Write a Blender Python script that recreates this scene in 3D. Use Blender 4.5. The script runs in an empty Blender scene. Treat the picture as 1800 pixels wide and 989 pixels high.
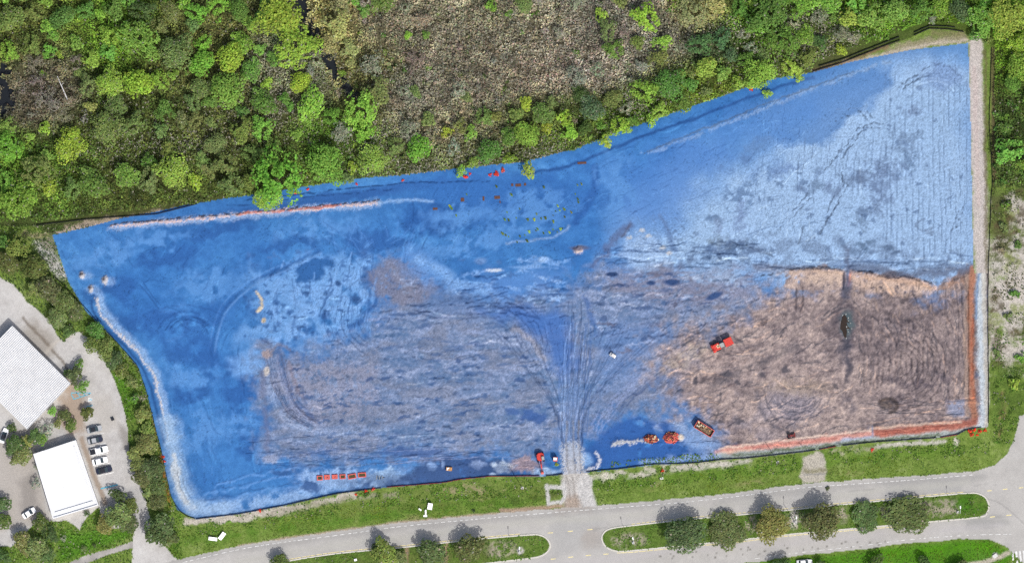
import bpy, bmesh, math, random
import numpy as np
from mathutils import Vector, Matrix

SC = bpy.context.scene
COLL = SC.collection
R = random.Random(7)
rng = np.random.default_rng(11)

# ------------------------------------------------------------------ camera, sky, sun, exposure
M_PX = 0.18                      # metres per photograph pixel
CAM_H = 1500.0
cam_d = bpy.data.cameras.new("camera")
cam_d.sensor_width = 36.0
cam_d.lens = 36.0 * CAM_H / (1800 * M_PX)
cam_d.clip_start = 1.0
cam_d.clip_end = 9000.0
cam = bpy.data.objects.new("camera", cam_d)
cam.location = (0, 0, CAM_H)
COLL.objects.link(cam)
SC.camera = cam

SUN_EL = math.radians(52)
SUN_AZ = math.radians(149)       # clockwise from +Y
sun_dir = Vector((math.sin(SUN_AZ) * math.cos(SUN_EL), math.cos(SUN_AZ) * math.cos(SUN_EL), math.sin(SUN_EL)))
wd = bpy.data.worlds.new("World")
SC.world = wd
wd.use_nodes = True
nt = wd.node_tree
sky = nt.nodes.new("ShaderNodeTexSky")
sky.sky_type = 'NISHITA'
sky.sun_disc = False
sky.sun_elevation = SUN_EL
sky.sun_rotation = SUN_AZ
sky.dust_density = 4.0
sky.ozone_density = 0.6
nt.links.new(sky.outputs[0], nt.nodes["Background"].inputs[0])
nt.nodes["Background"].inputs[1].default_value = 0.15
sl = bpy.data.lights.new("sun", 'SUN')
sl.energy = 3.3
sl.angle = math.radians(0.5)
sl.color = (1.0, 0.985, 0.965)
so = bpy.data.objects.new("sun", sl)
so.rotation_euler = sun_dir.to_track_quat('Z', 'Y').to_euler()
so.location = sun_dir * 500
COLL.objects.link(so)
SC.view_settings.view_transform = 'Standard'
SC.view_settings.look = 'None'
SC.view_settings.exposure = 0.17
SC.view_settings.gamma = 1.0
SC.cycles.use_denoising = False
K = 1.9                          # display value of a flat sunlit surface of albedo 1 at this exposure

# ------------------------------------------------------------------ helpers
def W(px, py, z=0.0):
    """world point at height z that the photograph shows at pixel px, py"""
    f = (1 - z / CAM_H) * M_PX
    return Vector(((px - 900) * f, (494.5 - py) * f, z))

def lin(c):
    c = np.asarray(c, dtype=float) / 255.0
    return np.where(c <= 0.04045, c / 12.92, ((c + 0.055) / 1.055) ** 2.4)

def alb(c, gain=1.0):
    """surface colour that shows as sRGB c when it lies flat in the sun"""
    return np.clip(lin(c) * gain / K, 0.003, 0.85)

def tag(o, label=None, cat=None, group=None, kind=None):
    if label: o["label"] = label
    if cat: o["category"] = cat
    if group: o["group"] = group
    if kind: o["kind"] = kind
    return o

def link(o, parent=None):
    COLL.objects.link(o)
    if parent is not None: o.parent = parent
    return o

def empty(name, loc, rz=0.0, label=None, cat=None, group=None):
    o = bpy.data.objects.new(name, None)
    o.empty_display_size = 0.3
    o.location = loc
    o.rotation_euler = (0, 0, rz)
    link(o)
    return tag(o, label, cat, group)

def copy_tree(o, parent=None):
    c = o.copy()
    link(c, parent)
    for ch in list(o.children):
        copy_tree(ch, c)
    return c

def mesh_np(name, V, F, mat=None, col=None, smooth=False):
    me = bpy.data.meshes.new(name)
    V = np.ascontiguousarray(V, dtype=np.float32)
    F = np.ascontiguousarray(F, dtype=np.int32)
    n, k = F.shape
    me.vertices.add(len(V))
    me.vertices.foreach_set("co", V.ravel())
    me.loops.add(n * k)
    me.loops.foreach_set("vertex_index", F.ravel())
    me.polygons.add(n)
    me.polygons.foreach_set("loop_start", np.arange(0, n * k, k, dtype=np.int32))
    if smooth:
        me.polygons.foreach_set("use_smooth", np.ones(n, dtype=bool))
    if col is not None:
        a = me.color_attributes.new("Col", 'FLOAT_COLOR', 'POINT')
        c4 = np.ones((len(V), 4), dtype=np.float32)
        c4[:, :col.shape[1]] = col
        a.data.foreach_set("color", c4.ravel())
    me.update(calc_edges=True)
    if mat: me.materials.append(mat)
    return me

def obj(name, me, parent=None, loc=None):
    o = bpy.data.objects.new(name, me)
    if loc is not None: o.location = loc
    return link(o, parent)

class MB:
    """collects boxes, tubes and lofts; build() links them as one mesh object"""
    def __init__(s): s.bm = bmesh.new()
    def box(s, c, d, rz=0.0, bev=0.0, rx=0.0, ry=0.0, taper=1.0):
        g = bmesh.ops.create_cube(s.bm, size=1.0)
        vs = g["verts"]
        for v in vs:
            v.co.x *= d[0]; v.co.y *= d[1]; v.co.z *= d[2]
            if v.co.z > 0: v.co.x *= taper; v.co.y *= taper
        if bev > 0:
            es = list({e for v in vs for e in v.link_edges})
            r = bmesh.ops.bevel(s.bm, geom=es, offset=bev, segments=2, affect='EDGES', profile=0.6)
            vs = list({v for f in r["faces"] for v in f.verts} | {v for v in vs if v.is_valid})
        m = Matrix.Translation(c) @ Matrix.Rotation(rz, 4, 'Z') @ Matrix.Rotation(ry, 4, 'Y') @ Matrix.Rotation(rx, 4, 'X')
        bmesh.ops.transform(s.bm, matrix=m, verts=vs)
        return s
    def tube(s, a, b, r0, r1=None, n=8):
        a = Vector(a); b = Vector(b); r1 = r0 if r1 is None else r1
        d = b - a
        q = d.to_track_quat('Z', 'Y').to_matrix().to_4x4()
        bmesh.ops.create_cone(s.bm, cap_ends=True, segments=n, radius1=r0, radius2=r1, depth=d.length,
                              matrix=Matrix.Translation((a + b) / 2) @ q)
        return s
    def loft(s, secs):
        """secs: list of rings of points (same count), capped at both ends"""
        rings = [[s.bm.verts.new(p) for p in ring] for ring in secs]
        n = len(rings[0])
        for a, b in zip(rings, rings[1:]):
            for i in range(n):
                s.bm.faces.new((a[i], a[(i + 1) % n], b[(i + 1) % n], b[i]))
        s.bm.faces.new(list(reversed(rings[0]))); s.bm.faces.new(rings[-1])
        return s
    def quad(s, *pts):
        s.bm.faces.new([s.bm.verts.new(p) for p in pts]); return s
    def build(s, name, mat, parent=None, smooth=False, loc=None):
        bmesh.ops.recalc_face_normals(s.bm, faces=s.bm.faces)
        me = bpy.data.meshes.new(name)
        s.bm.to_mesh(me); s.bm.free()
        if smooth:
            for p in me.polygons: p.use_smooth = True
        me.materials.append(mat)
        return obj(name, me, parent, loc)

# ------------------------------------------------------------------ materials
def mat_new(name):
    m = bpy.data.materials.new(name); m.use_nodes = True
    return m, m.node_tree, m.node_tree.nodes["Principled BSDF"]

def mat_plain(name, srgb=None, rough=0.6, metal=0.0, var=0.15, scale=3.0, raw=None, spec=0.3):
    m, t, b = mat_new(name)
    base = raw if raw is not None else tuple(alb(srgb))
    tc = t.nodes.new("ShaderNodeTexCoord")
    n = t.nodes.new("ShaderNodeTexNoise"); n.inputs["Scale"].default_value = scale; n.inputs["Detail"].default_value = 5
    t.links.new(tc.outputs["Object"], n.inputs["Vector"])
    r = t.nodes.new("ShaderNodeMapRange")
    r.inputs[1].default_value = 0.3; r.inputs[2].default_value = 0.7
    r.inputs[3].default_value = 1 - var; r.inputs[4].default_value = 1 + var
    t.links.new(n.outputs["Fac"], r.inputs[0])
    mx = t.nodes.new("ShaderNodeMix"); mx.data_type = 'RGBA'; mx.blend_type = 'MULTIPLY'; mx.inputs[0].default_value = 1
    mx.inputs[6].default_value = (*base, 1)
    t.links.new(r.outputs[0], mx.inputs[7])
    t.links.new(mx.outputs[2], b.inputs["Base Color"])
    b.inputs["Roughness"].default_value = rough
    b.inputs["Metallic"].default_value = metal
    b.inputs["Specular IOR Level"].default_value = spec
    return m

def mat_ground(name, amp=0.25, grain=3.2, bump=0.25, rough=0.95, speck=0.1):
    """vertex colours of the sheet times grain noise at about a hand's width"""
    m, t, b = mat_new(name)
    at = t.nodes.new("ShaderNodeAttribute"); at.attribute_name = "Col"
    tc = t.nodes.new("ShaderNodeTexCoord")
    n = t.nodes.new("ShaderNodeTexNoise"); n.inputs["Scale"].default_value = grain; n.inputs["Detail"].default_value = 3
    n.inputs["Roughness"].default_value = 0.7
    t.links.new(tc.outputs["Object"], n.inputs["Vector"])
    sn = t.nodes.new("ShaderNodeVectorMath"); sn.operation = 'SNAP'; sn.inputs[1].default_value = (0.31, 0.31, 50)
    t.links.new(tc.outputs["Object"], sn.inputs[0])
    wn = t.nodes.new("ShaderNodeTexWhiteNoise"); wn.noise_dimensions = '3D'; t.links.new(sn.outputs[0], wn.inputs["Vector"])
    wr = t.nodes.new("ShaderNodeMapRange"); wr.inputs[3].default_value = 1 - speck; wr.inputs[4].default_value = 1 + speck
    t.links.new(wn.outputs["Value"], wr.inputs[0])
    r = t.nodes.new("ShaderNodeMapRange")
    r.inputs[1].default_value = 0.3; r.inputs[2].default_value = 0.7
    r.inputs[3].default_value = 1 - amp; r.inputs[4].default_value = 1 + amp
    r.clamp = False
    mu = t.nodes.new("ShaderNodeMath"); mu.operation = 'MULTIPLY'
    t.links.new(r.outputs[0], mu.inputs[0]); t.links.new(wr.outputs[0], mu.inputs[1])
    t.links.new(n.outputs["Fac"], r.inputs[0])
    mx = t.nodes.new("ShaderNodeMix"); mx.data_type = 'RGBA'; mx.blend_type = 'MULTIPLY'; mx.inputs[0].default_value = 1
    t.links.new(at.outputs["Color"], mx.inputs[6]); t.links.new(mu.outputs[0], mx.inputs[7])
    t.links.new(mx.outputs[2], b.inputs["Base Color"])
    bp = t.nodes.new("ShaderNodeBump"); bp.inputs["Strength"].default_value = bump; bp.inputs["Distance"].default_value = 0.15
    t.links.new(n.outputs["Fac"], bp.inputs["Height"]); t.links.new(bp.outputs[0], b.inputs["Normal"])
    b.inputs["Roughness"].default_value = rough; b.inputs["Specular IOR Level"].default_value = 0.1
    return m

def mat_foliage(name, use_obj=True):
    m, t, b = mat_new(name)
    at = t.nodes.new("ShaderNodeAttribute"); at.attribute_name = "Col"
    src = at.outputs["Color"]
    if use_obj:
        oi = t.nodes.new("ShaderNodeObjectInfo")
        mx = t.nodes.new("ShaderNodeMix"); mx.data_type = 'RGBA'; mx.blend_type = 'MULTIPLY'; mx.inputs[0].default_value = 1
        t.links.new(oi.outputs["Color"], mx.inputs[6]); t.links.new(at.outputs["Color"], mx.inputs[7])
        mp = t.nodes.new("ShaderNodeMix"); mp.data_type = 'RGBA'
        pl = t.nodes.new("ShaderNodeMix"); pl.data_type = 'RGBA'; pl.blend_type = 'MULTIPLY'; pl.inputs[0].default_value = 1
        pl.inputs[6].default_value = (0.34, 0.33, 0.25, 1)
        t.links.new(at.outputs["Color"], pl.inputs[7])
        t.links.new(at.outputs["Alpha"], mp.inputs[0]); t.links.new(mx.outputs[2], mp.inputs[6]); t.links.new(pl.outputs[2], mp.inputs[7])
        src = mp.outputs[2]
    t.links.new(src, b.inputs["Base Color"])
    b.inputs["Roughness"].default_value = 0.7; b.inputs["Specular IOR Level"].default_value = 0.15
    tr = t.nodes.new("ShaderNodeBsdfTranslucent"); t.links.new(src, tr.inputs[0])
    ms = t.nodes.new("ShaderNodeMixShader"); ms.inputs[0].default_value = 0.38
    t.links.new(b.outputs[0], ms.inputs[1]); t.links.new(tr.outputs[0], ms.inputs[2])
    t.links.new(ms.outputs[0], t.nodes["Material Output"].inputs[0])
    return m

MT = {}
MT["site"] = mat_ground("site_soil", 0.11, 3.0, 0.09, speck=0.08)
MT["forest"] = mat_ground("forest_soil", 0.35, 2.4, 0.6, speck=.2)
MT["grass"] = mat_ground("mown_grass", 0.28, 2.8, 0.4, speck=.22)
MT["road"] = mat_ground("worn_asphalt", 0.05, 3.0, 0.1, 0.85, .05)
MT["conc"] = mat_ground("old_concrete", 0.07, 2.6, 0.1, 0.85, .07)
MT["leaf"] = mat_foliage("leaves")
MT["leaf_stuff"] = mat_foliage("brush_leaves", False)
MT["bark"] = mat_plain("bark", raw=(0.12, 0.085, 0.06), rough=0.9, var=0.35)
MT["white"] = mat_plain("white_paint", raw=(0.80, 0.80, 0.79), rough=0.4, var=0.04)
MT["roof"] = mat_plain("white_roof_coating", raw=(0.60, 0.605, 0.605), rough=0.8, var=0.05, scale=0.35)
MT["metalroof"] = mat_plain("pale_metal_roof", raw=(0.53, 0.535, 0.535), rough=0.7, var=0.06, scale=0.3)
MT["wall"] = mat_plain("stucco_wall", raw=(0.55, 0.52, 0.47), rough=0.9)
MT["black"] = mat_plain("black_paint", raw=(0.012, 0.013, 0.017), rough=0.25, var=0.1, spec=0.5)
MT["navy"] = mat_plain("dark_blue_paint", raw=(0.012, 0.016, 0.035), rough=0.25, var=0.1, spec=0.5)
MT["silver"] = mat_plain("grey_paint", raw=(0.30, 0.31, 0.32), rough=0.3, var=0.05, spec=0.5)
MT["glass"] = mat_plain("car_glass", raw=(0.03, 0.045, 0.05), rough=0.08, var=0.05, spec=0.6)
MT["tyre"] = mat_plain("tyre_rubber", raw=(0.02, 0.02, 0.02), rough=0.9)
MT["steel"] = mat_plain("grey_steel", raw=(0.28, 0.29, 0.28), rough=0.5, metal=0.3)
MT["red"] = mat_plain("red_machine_paint", raw=(0.46, 0.035, 0.025), rough=0.6, var=0.25)
MT["redbin"] = mat_plain("red_crate_paint", raw=(0.46, 0.09, 0.07), rough=0.6, var=0.15)
MT["brick"] = mat_plain("brick_rubble", raw=(0.34, 0.085, 0.05), rough=0.9, var=0.4, scale=2)
MT["darkred"] = mat_plain("dark_red_paint", raw=(0.14, 0.018, 0.018), rough=0.6, var=0.3)
MT["orange"] = mat_plain("tan_board", raw=(0.42, 0.22, 0.09), rough=0.8, var=0.25)
MT["brownboard"] = mat_plain("brown_board", raw=(0.085, 0.04, 0.028), rough=0.9, var=0.2)
MT["cream"] = mat_plain("cream_cloth", raw=(0.7, 0.62, 0.4), rough=0.7)
MT["fabric"] = mat_plain("black_silt_fabric", raw=(0.012, 0.013, 0.014), rough=0.85, var=0.3)
MT["fabricred"] = mat_plain("dark_red_silt_fabric", raw=(0.15, 0.012, 0.014), rough=0.85, var=0.4)
MT["post"] = mat_plain("wooden_stake", raw=(0.12, 0.09, 0.06), rough=0.9)
MT["pole"] = mat_plain("weathered_pole", raw=(0.07, 0.055, 0.045), rough=0.9)
MT["lamp"] = mat_plain("galvanised_lamp", raw=(0.55, 0.56, 0.56), rough=0.4, metal=0.2)
MT["kerb"] = mat_plain("kerb_concrete", raw=(0.46, 0.44, 0.39), rough=0.9, var=0.12)
MT["line"] = mat_plain("white_road_paint", raw=(0.52, 0.52, 0.50), rough=0.7, var=0.35, scale=1.5)
MT["yellow"] = mat_plain("yellow_road_paint", raw=(0.58, 0.5, 0.24), rough=0.7, var=0.2, scale=1.5)
MT["blue_line"] = mat_plain("blue_bay_paint", raw=(0.08, 0.32, 0.42), rough=0.7, var=0.2)
MT["pad"] = mat_plain("concrete_pad", raw=(0.5, 0.49, 0.47), rough=0.9)

def mat_water(name, c, rough=0.08):
    m, t, b = mat_new(name)
    b.inputs["Base Color"].default_value = (*c, 1)
    b.inputs["Roughness"].default_value = rough; b.inputs["Specular IOR Level"].default_value = 0.12
    n = t.nodes.new("ShaderNodeTexNoise"); n.inputs["Scale"].default_value = 0.8; n.inputs["Detail"].default_value = 4
    tc = t.nodes.new("ShaderNodeTexCoord"); t.links.new(tc.outputs["Object"], n.inputs["Vector"])
    bp = t.nodes.new("ShaderNodeBump"); bp.inputs["Strength"].default_value = 0.1
    t.links.new(n.outputs["Fac"], bp.inputs["Height"]); t.links.new(bp.outputs[0], b.inputs["Normal"])
    return m
MT["water"] = mat_water("dark_pond_and_shade", (0.012, 0.014, 0.017), 0.25)
MT["mudwater"] = mat_water("brown_ditch_water", (0.03, 0.022, 0.018), 0.2)

# ------------------------------------------------------------------ the ground sheet as a field in photograph pixels
STEP = 1.75
X0, X1, Y0, Y1 = -70, 1870, -60, 1070
gx = np.arange(X0, X1 + 0.1, STEP); gy = np.arange(Y0, Y1 + 0.1, STEP)
NX, NY = len(gx), len(gy)
GX, GY = np.meshgrid(gx.astype(np.float32), gy.astype(np.float32))
C = np.zeros((NY, NX, 3), np.float32)
Z = np.zeros((NY, NX), np.float32)
TAB = rng.random((1024, 1024)).astype(np.float32)

def vn(x, y, seed):
    x = x + seed * 37.13; y = y + seed * 91.7
    ix = np.floor(x).astype(np.int32); iy = np.floor(y).astype(np.int32)
    fx = x - ix; fy = y - iy
    fx = fx * fx * (3 - 2 * fx); fy = fy * fy * (3 - 2 * fy)
    a = TAB[iy & 1023, ix & 1023]; b = TAB[iy & 1023, (ix + 1) & 1023]
    c = TAB[(iy + 1) & 1023, ix & 1023]; d = TAB[(iy + 1) & 1023, (ix + 1) & 1023]
    return (a * (1 - fx) + b * fx) * (1 - fy) + (c * (1 - fx) + d * fx) * fy

def fbm(x, y, s, seed=0, octv=4, sy=None, ang=0.0):
    """0..1 noise, features about s pixels (sy across when stretched)"""
    sy = sy or s
    if ang:
        ca, sa = math.cos(ang), math.sin(ang)
        x, y = x * ca + y * sa, -x * sa + y * ca
    t = 0; w = 0; a = 1.0
    for o in range(octv):
        f = 2.0 ** o
        if min(s, sy) / f < 1.5: 
            break
        t = t + a * vn(x * f / s, y * f / sy, seed + o * 3 + 1); w += a; a *= 0.55
    v = t / w
    return np.clip((v - 0.5) * 1.55 + 0.5, 0, 1)

def sstep(a, b, x):
    t = np.clip((x - a) / (b - a), 0, 1); return t * t * (3 - 2 * t)

def smooth_pts(pts, n=6, closed=False):
    P = [np.array(p, float) for p in pts]
    if len(P) < 3: return P
    out = []
    m = len(P)
    rngi = range(m if closed else m - 1)
    for i in rngi:
        if closed: p0, p1, p2, p3 = P[i - 1], P[i], P[(i + 1) % m], P[(i + 2) % m]
        else: p0, p1, p2, p3 = P[max(i - 1, 0)], P[i], P[i + 1], P[min(i + 2, m - 1)]
        for k in range(n):
            t = k / n
            out.append(0.5 * ((2 * p1) + (-p0 + p2) * t + (2 * p0 - 5 * p1 + 4 * p2 - p3) * t * t + (-p0 + 3 * p1 - 3 * p2 + p3) * t ** 3))
    if not closed: out.append(P[-1])
    return out

def seg_dist(x, y, pts, closed=False):
    d = np.full(x.shape, 1e9, np.float32)
    L = list(pts) + ([pts[0]] if closed else [])
    for (ax, ay), (bx, by) in zip(L, L[1:]):
        dx, dy = bx - ax, by - ay
        l2 = dx * dx + dy * dy + 1e-9
        t = np.clip(((x - ax) * dx + (y - ay) * dy) / l2, 0, 1)
        d = np.minimum(d, (x - ax - t * dx) ** 2 + (y - ay - t * dy) ** 2)
    return np.sqrt(d)

def inside(x, y, pts):
    ins = np.zeros(x.shape, bool)
    L = list(pts)
    for (ax, ay), (bx, by) in zip(L, L[1:] + L[:1]):
        if ay == by: continue
        c = ((ay > y) != (by > y)) & (x < (bx - ax) * (y - ay) / (by - ay) + ax)
        ins ^= c
    return ins

_seed = [100]
def window(pts, pad):
    xs = [p[0] for p in pts]; ys = [p[1] for p in pts]
    i0 = max(0, int((min(xs) - pad - X0) / STEP)); i1 = min(NX, int((max(xs) + pad - X0) / STEP) + 2)
    j0 = max(0, int((min(ys) - pad - Y0) / STEP)); j1 = min(NY, int((max(ys) + pad - Y0) / STEP) + 2)
    return slice(j0, j1), slice(i0, i1)

MASK = None
def apply(w, m, col, op, brk, bs, sp, z, bsy=None, ang=0.0, zin=None):
    x, y = GX[w], GY[w]
    _seed[0] += 7
    if brk > 0:
        m = m * sstep(brk - 0.2, brk + 0.2, fbm(x, y, bs, _seed[0], 3, bsy, ang))
    if sp > 0:
        wn = rng.random(m.shape).astype(np.float32)
        m = m * (1 - sp) + sp * (m > wn) * np.minimum(1, m + 0.35)
    if MASK is not None: m = m * MASK[w]
    if z: Z[w] += (m if zin is None else zin) * z
    if col is not None:
        mm = np.clip(m * op, 0, 1)[..., None]
        C[w] = C[w] * (1 - mm) + lin(col).astype(np.float32) * mm

def warpxy(x, y, warp, ws):
    if warp <= 0: return x, y
    _seed[0] += 5
    s = _seed[0]
    return (x + (fbm(x, y, ws, s, 3) - 0.5) * 2 * warp, y + (fbm(x, y, ws, s + 50, 3) - 0.5) * 2 * warp)

def P(pts, col, soft=5, warp=6, ws=25, op=1.0, brk=0, bs=10, sp=0, z=0, bsy=None, ang=0.0):
    w = window(pts, soft + warp + 4)
    x, y = warpxy(GX[w], GY[w], warp, ws)
    d = seg_dist(x, y, pts, True)
    d = np.where(inside(x, y, pts), d, -d)
    apply(w, sstep(-soft, soft, d), col, op, brk, bs, sp, z, bsy, ang)

def S(pts, width, col, soft=2, warp=2, ws=15, op=1.0, brk=0, bs=8, sp=0, z=0, smooth=True):
    pts = smooth_pts(pts, 5) if smooth else pts
    w = window(pts, width + soft + warp + 4)
    x, y = warpxy(GX[w], GY[w], warp, ws)
    d = width / 2 - seg_dist(x, y, pts)
    zin = sstep(-soft - width / 2, width / 2, d) if z else None
    apply(w, sstep(-soft, soft, d), col, op, brk, bs, sp, z, None, 0.0, zin)

def B(x0, y0, rx, ry, col, soft=0.4, rot=0.0, warp=None, ws=15, op=1.0, brk=0, bs=8, sp=0, z=0):
    r = max(rx, ry)
    warp = 0.35 * min(rx, ry) if warp is None else warp
    w = window([(x0 - r, y0 - r), (x0 + r, y0 + r)], warp + r * soft + 3)
    x, y = warpxy(GX[w], GY[w], warp, ws)
    ca, sa = math.cos(rot), math.sin(rot)
    u = ((x - x0) * ca + (y - y0) * sa) / rx; v = (-(x - x0) * sa + (y - y0) * ca) / ry
    q = np.sqrt(u * u + v * v)
    apply(w, 1 - sstep(1 - soft, 1 + soft, q), col, op, brk, bs, sp, z)

def mixf(w, field, cols):
    """colour ramp over a 0..1 field, equally spaced"""
    cols = [lin(c).astype(np.float32) for c in cols]
    n = len(cols) - 1
    t = np.clip(field, 0, 1) * n
    out = np.zeros(field.shape + (3,), np.float32)
    for i in range(n + 1):
        out += np.clip(1 - np.abs(t - i), 0, 1)[..., None] * cols[i]
    return out

def FILL(mask, field, cols, op=1.0):
    m = (mask * op)[..., None].astype(np.float32)
    C[:] = C * (1 - m) + mixf(None, field, cols) * m

# outlines read off the photograph
SITE = [(92, 413), (150, 400), (215, 383), (270, 373), (330, 360), (400, 348), (460, 340), (520, 330), (640, 312), (700, 308),
        (770, 300), (840, 292), (920, 284), (1010, 262), (1100, 226), (1170, 203), (1230, 182), (1300, 158), (1360, 138), (1430, 127), (1500, 108),
        (1600, 88), (1702, 76), (1706, 200), (1711, 470), (1713, 480), (1736, 480), (1737, 750), (1700, 754), (1683, 764), (1653, 769), (1533, 777), (1473, 784),
        (1413, 794), (1313, 805), (1273, 807), (1219, 813), (1143, 817), (1095, 823), (1030, 830), (960, 836), (860, 837), (810, 842), (780, 848), (680, 856),
        (600, 866), (570, 872), (500, 888), (420, 903), (345, 912), (312, 895), (300, 870), (292, 835), (283, 790), (270, 740), (258, 690),
        (243, 645), (215, 612), (180, 575), (150, 545), (120, 495)]
ROAD_TOP = [(240, 1000), (300, 985), (440, 955), (600, 932), (700, 918), (800, 908), (900, 899), (980, 893), (1045, 889), (1100, 883), (1200, 875),
            (1300, 864), (1417, 849), (1500, 843), (1600, 836), (1715, 828), (1748, 818), (1770, 798), (1783, 770), (1790, 745), (1792, 730), (1880, 726)]
ROAD_BOT = [(1880, 1000), (1800, 990), (1782, 972), (1767, 959), (1738, 947), (1700, 946), (1593, 954), (1517, 964), (1400, 976), (1327, 987), (1200, 1000), (900, 1040), (500, 1090), (240, 1090)]
MED_L = [(400, 1001), (480, 990), (530, 981), (600, 971), (700, 962), (781, 953), (860, 945), (920, 940), (945, 939), (960, 945), (967, 957), (962, 969), (945, 978), (900, 984), (850, 990), (700, 1010), (400, 1060)]
MED_R = [(1058, 946), (1062, 935), (1075, 928), (1110, 923), (1200, 913), (1300, 904), (1383, 896), (1500, 884), (1630, 872), (1700, 866), (1720, 867), (1733, 875), (1738, 888),
         (1735, 900), (1722, 908), (1637, 916), (1560, 923), (1388, 938), (1300, 948), (1200, 958), (1120, 966), (1085, 968), (1065, 960)]
LOT = [(-70, 470), (0, 488), (25, 500), (48, 530), (85, 560), (100, 588), (113, 600), (124, 586), (140, 583), (153, 592), (180, 625), (196, 655), (210, 690), (222, 735), (228, 800),
       (246, 850), (258, 880), (266, 935), (285, 955), (312, 985), (300, 1000), (232, 1000), (233, 945), (240, 925), (180, 930), (175, 890), (150, 910), (140, 930), (120, 915), (90, 915), (60, 920), (20, 960),
       (-70, 960)]
SIDEWALK = [(-10, 1000), (120, 989), (150, 975), (200, 962), (233, 950), (233, 962), (190, 974), (150, 990), (120, 1005)]
POND = [(-70, 122), (6, 112), (18, 128), (14, 150), (27, 166), (26, 192), (6, 204), (-70, 208)]
FOREST = [(-70, -60), (1870, -60), (1870, 330), (1745, 330), (1742, 80), (1693, 56), (1633, 50), (1607, 64), (1533, 92), (1430, 129)] + SITE[0:20][::-1][1:] + [(60, 398), (-70, 398)]

road_poly = ROAD_TOP + ROAD_BOT
ID = np.zeros((NY, NX), np.int8)          # 0 rough ground, 1 site, 2 forest, 3 road, 4 lot, 5 median, 6 pond and painted shade strip, 7 sidewalk
def jig(a, s, seed): return (fbm(GX, GY, s, seed, 2) - 0.5) * 2 * a
ID[inside(GX, GY, FOREST)] = 2
ID[inside(GX + jig(6, 10, 5), GY + jig(6, 10, 9), POND)] = 6
SHADE_STRIP = [(514, -60), (534, -10), (548, 40), (568, 64), (592, 118), (614, 146), (634, 168), (640, 190), (622, 176), (600, 156), (580, 128), (560, 92), (544, 84), (530, 40), (500, -10), (490, -60)]  # black strip drawn like water, standing in for shade between the trees
ID[inside(GX + jig(4, 10, 25), GY + jig(4, 10, 29), SHADE_STRIP)] = 6
ID[inside(GX, GY, SITE)] = 1
ID[inside(GX + jig(1.2, 14, 15), GY + jig(1.5, 14, 19), LOT)] = 4
ID[inside(GX, GY, SIDEWALK)] = 7
ID[inside(GX, GY + jig(1.0, 12, 3), road_poly)] = 3
ID[inside(GX, GY, MED_L) | inside(GX, GY, MED_R)] = 5

# vegetation colour field: what the undergrowth and the floor below it look like
VEG = [(40, 40, 70, 50, (100, 112, 55)), (85, 145, 45, 45, (112, 106, 88)), (200, 60, 60, 50, (98, 128, 45)), (320, 85, 50, 50, (108, 114, 64)),
       (250, 230, 80, 60, (82, 96, 46)), (400, 230, 80, 50, (96, 104, 60)), (520, 140, 45, 40, (120, 125, 92)), (600, 50, 26, 50, (156, 150, 92)),
       (590, 260, 60, 40, (92, 124, 46)), (690, 50, 60, 50, (142, 136, 112)), (715, 160, 40, 30, (136, 134, 118)), (660, 130, 40, 50, (112, 112, 66)), (800, 130, 80, 60, (138, 132, 112)),
       (800, 230, 80, 40, (134, 130, 102)), (900, 60, 70, 50, (140, 136, 110)), (960, 110, 80, 50, (150, 136, 118)), (1110, 60, 80, 50, (140, 136, 120)),
       (1050, 130, 60, 25, (160, 148, 134)), (1000, 220, 90, 40, (86, 104, 48)), (1130, 200, 60, 40, (92, 120, 46)), (1230, 20, 40, 25, (152, 146, 92)),
       (1260, 85, 36, 30, (66, 78, 56)), (1350, 60, 70, 50, (94, 128, 46)), (1420, 80, 50, 40, (106, 114, 72)), (1550, 30, 80, 40, (96, 130, 46)),
       (1730, 60, 60, 60, (110, 145, 46)), (1770, 250, 40, 70, (76, 96, 44)), (1770, 420, 40, 60, (92, 100, 58)), (1770, 690, 50, 60, (92, 122, 50)),
       (60, 330, 80, 50, (92, 120, 46)), (230, 330, 100, 40, (86, 100, 48)), (420, 320, 90, 40, (90, 108, 48)), (80, 480, 60, 60, (84, 106, 60)), (210, 650, 40, 90, (90, 120, 48)),
       (255, 830, 30, 80, (82, 106, 52)), (700, 290, 120, 24, (98, 112, 62)), (880, 285, 60, 30, (96, 112, 56)), (1250, 150, 90, 30, (108, 128, 50)), (1450, 110, 60, 20, (100, 118, 56)),
       (1400, 800, 400, 40, (96, 132, 50)), (600, 900, 300, 40, (100, 138, 52))]
PALE = [(240, 250, 60, 30, .22), (515, 115, 45, 35, .5), (340, 255, 50, 20, .28), (480, 170, 50, 40, .32), (690, 235, 50, 30, .35), (860, 285, 80, 22, .35), (640, 250, 30, 20, .4),
        (960, 275, 40, 20, .4), (1050, 130, 80, 30, .38), (1110, 175, 30, 30, .4), (1430, 60, 50, 40, .42), (1340, 110, 40, 30, .25), (970, 80, 90, 50, .3), (715, 160, 35, 30, .5), (1230, 55, 60, 20, .35),
        (200, 220, 40, 50, .12), (750, 300, 90, 20, .35)]
def vegf(x, y):
    w = np.full(x.shape, 1e-6); c = np.zeros(x.shape + (3,)) + np.array((92, 112, 52)) * 1e-6
    for (a, b, sx, sy, col) in VEG:
        g = np.exp(-0.5 * (((x - a) / sx) ** 2 + ((y - b) / sy) ** 2)) ** 1.6
        w = w + g; c = c + g[..., None] * np.array(col, float)
    return c / w[..., None]
def palef(x, y):
    p = np.zeros(x.shape)
    for (a, b, sx, sy, v) in PALE:
        p = np.maximum(p, v * np.exp(-0.5 * (((x - a) / sx) ** 2 + ((y - b) / sy) ** 2)))
    return p

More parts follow.
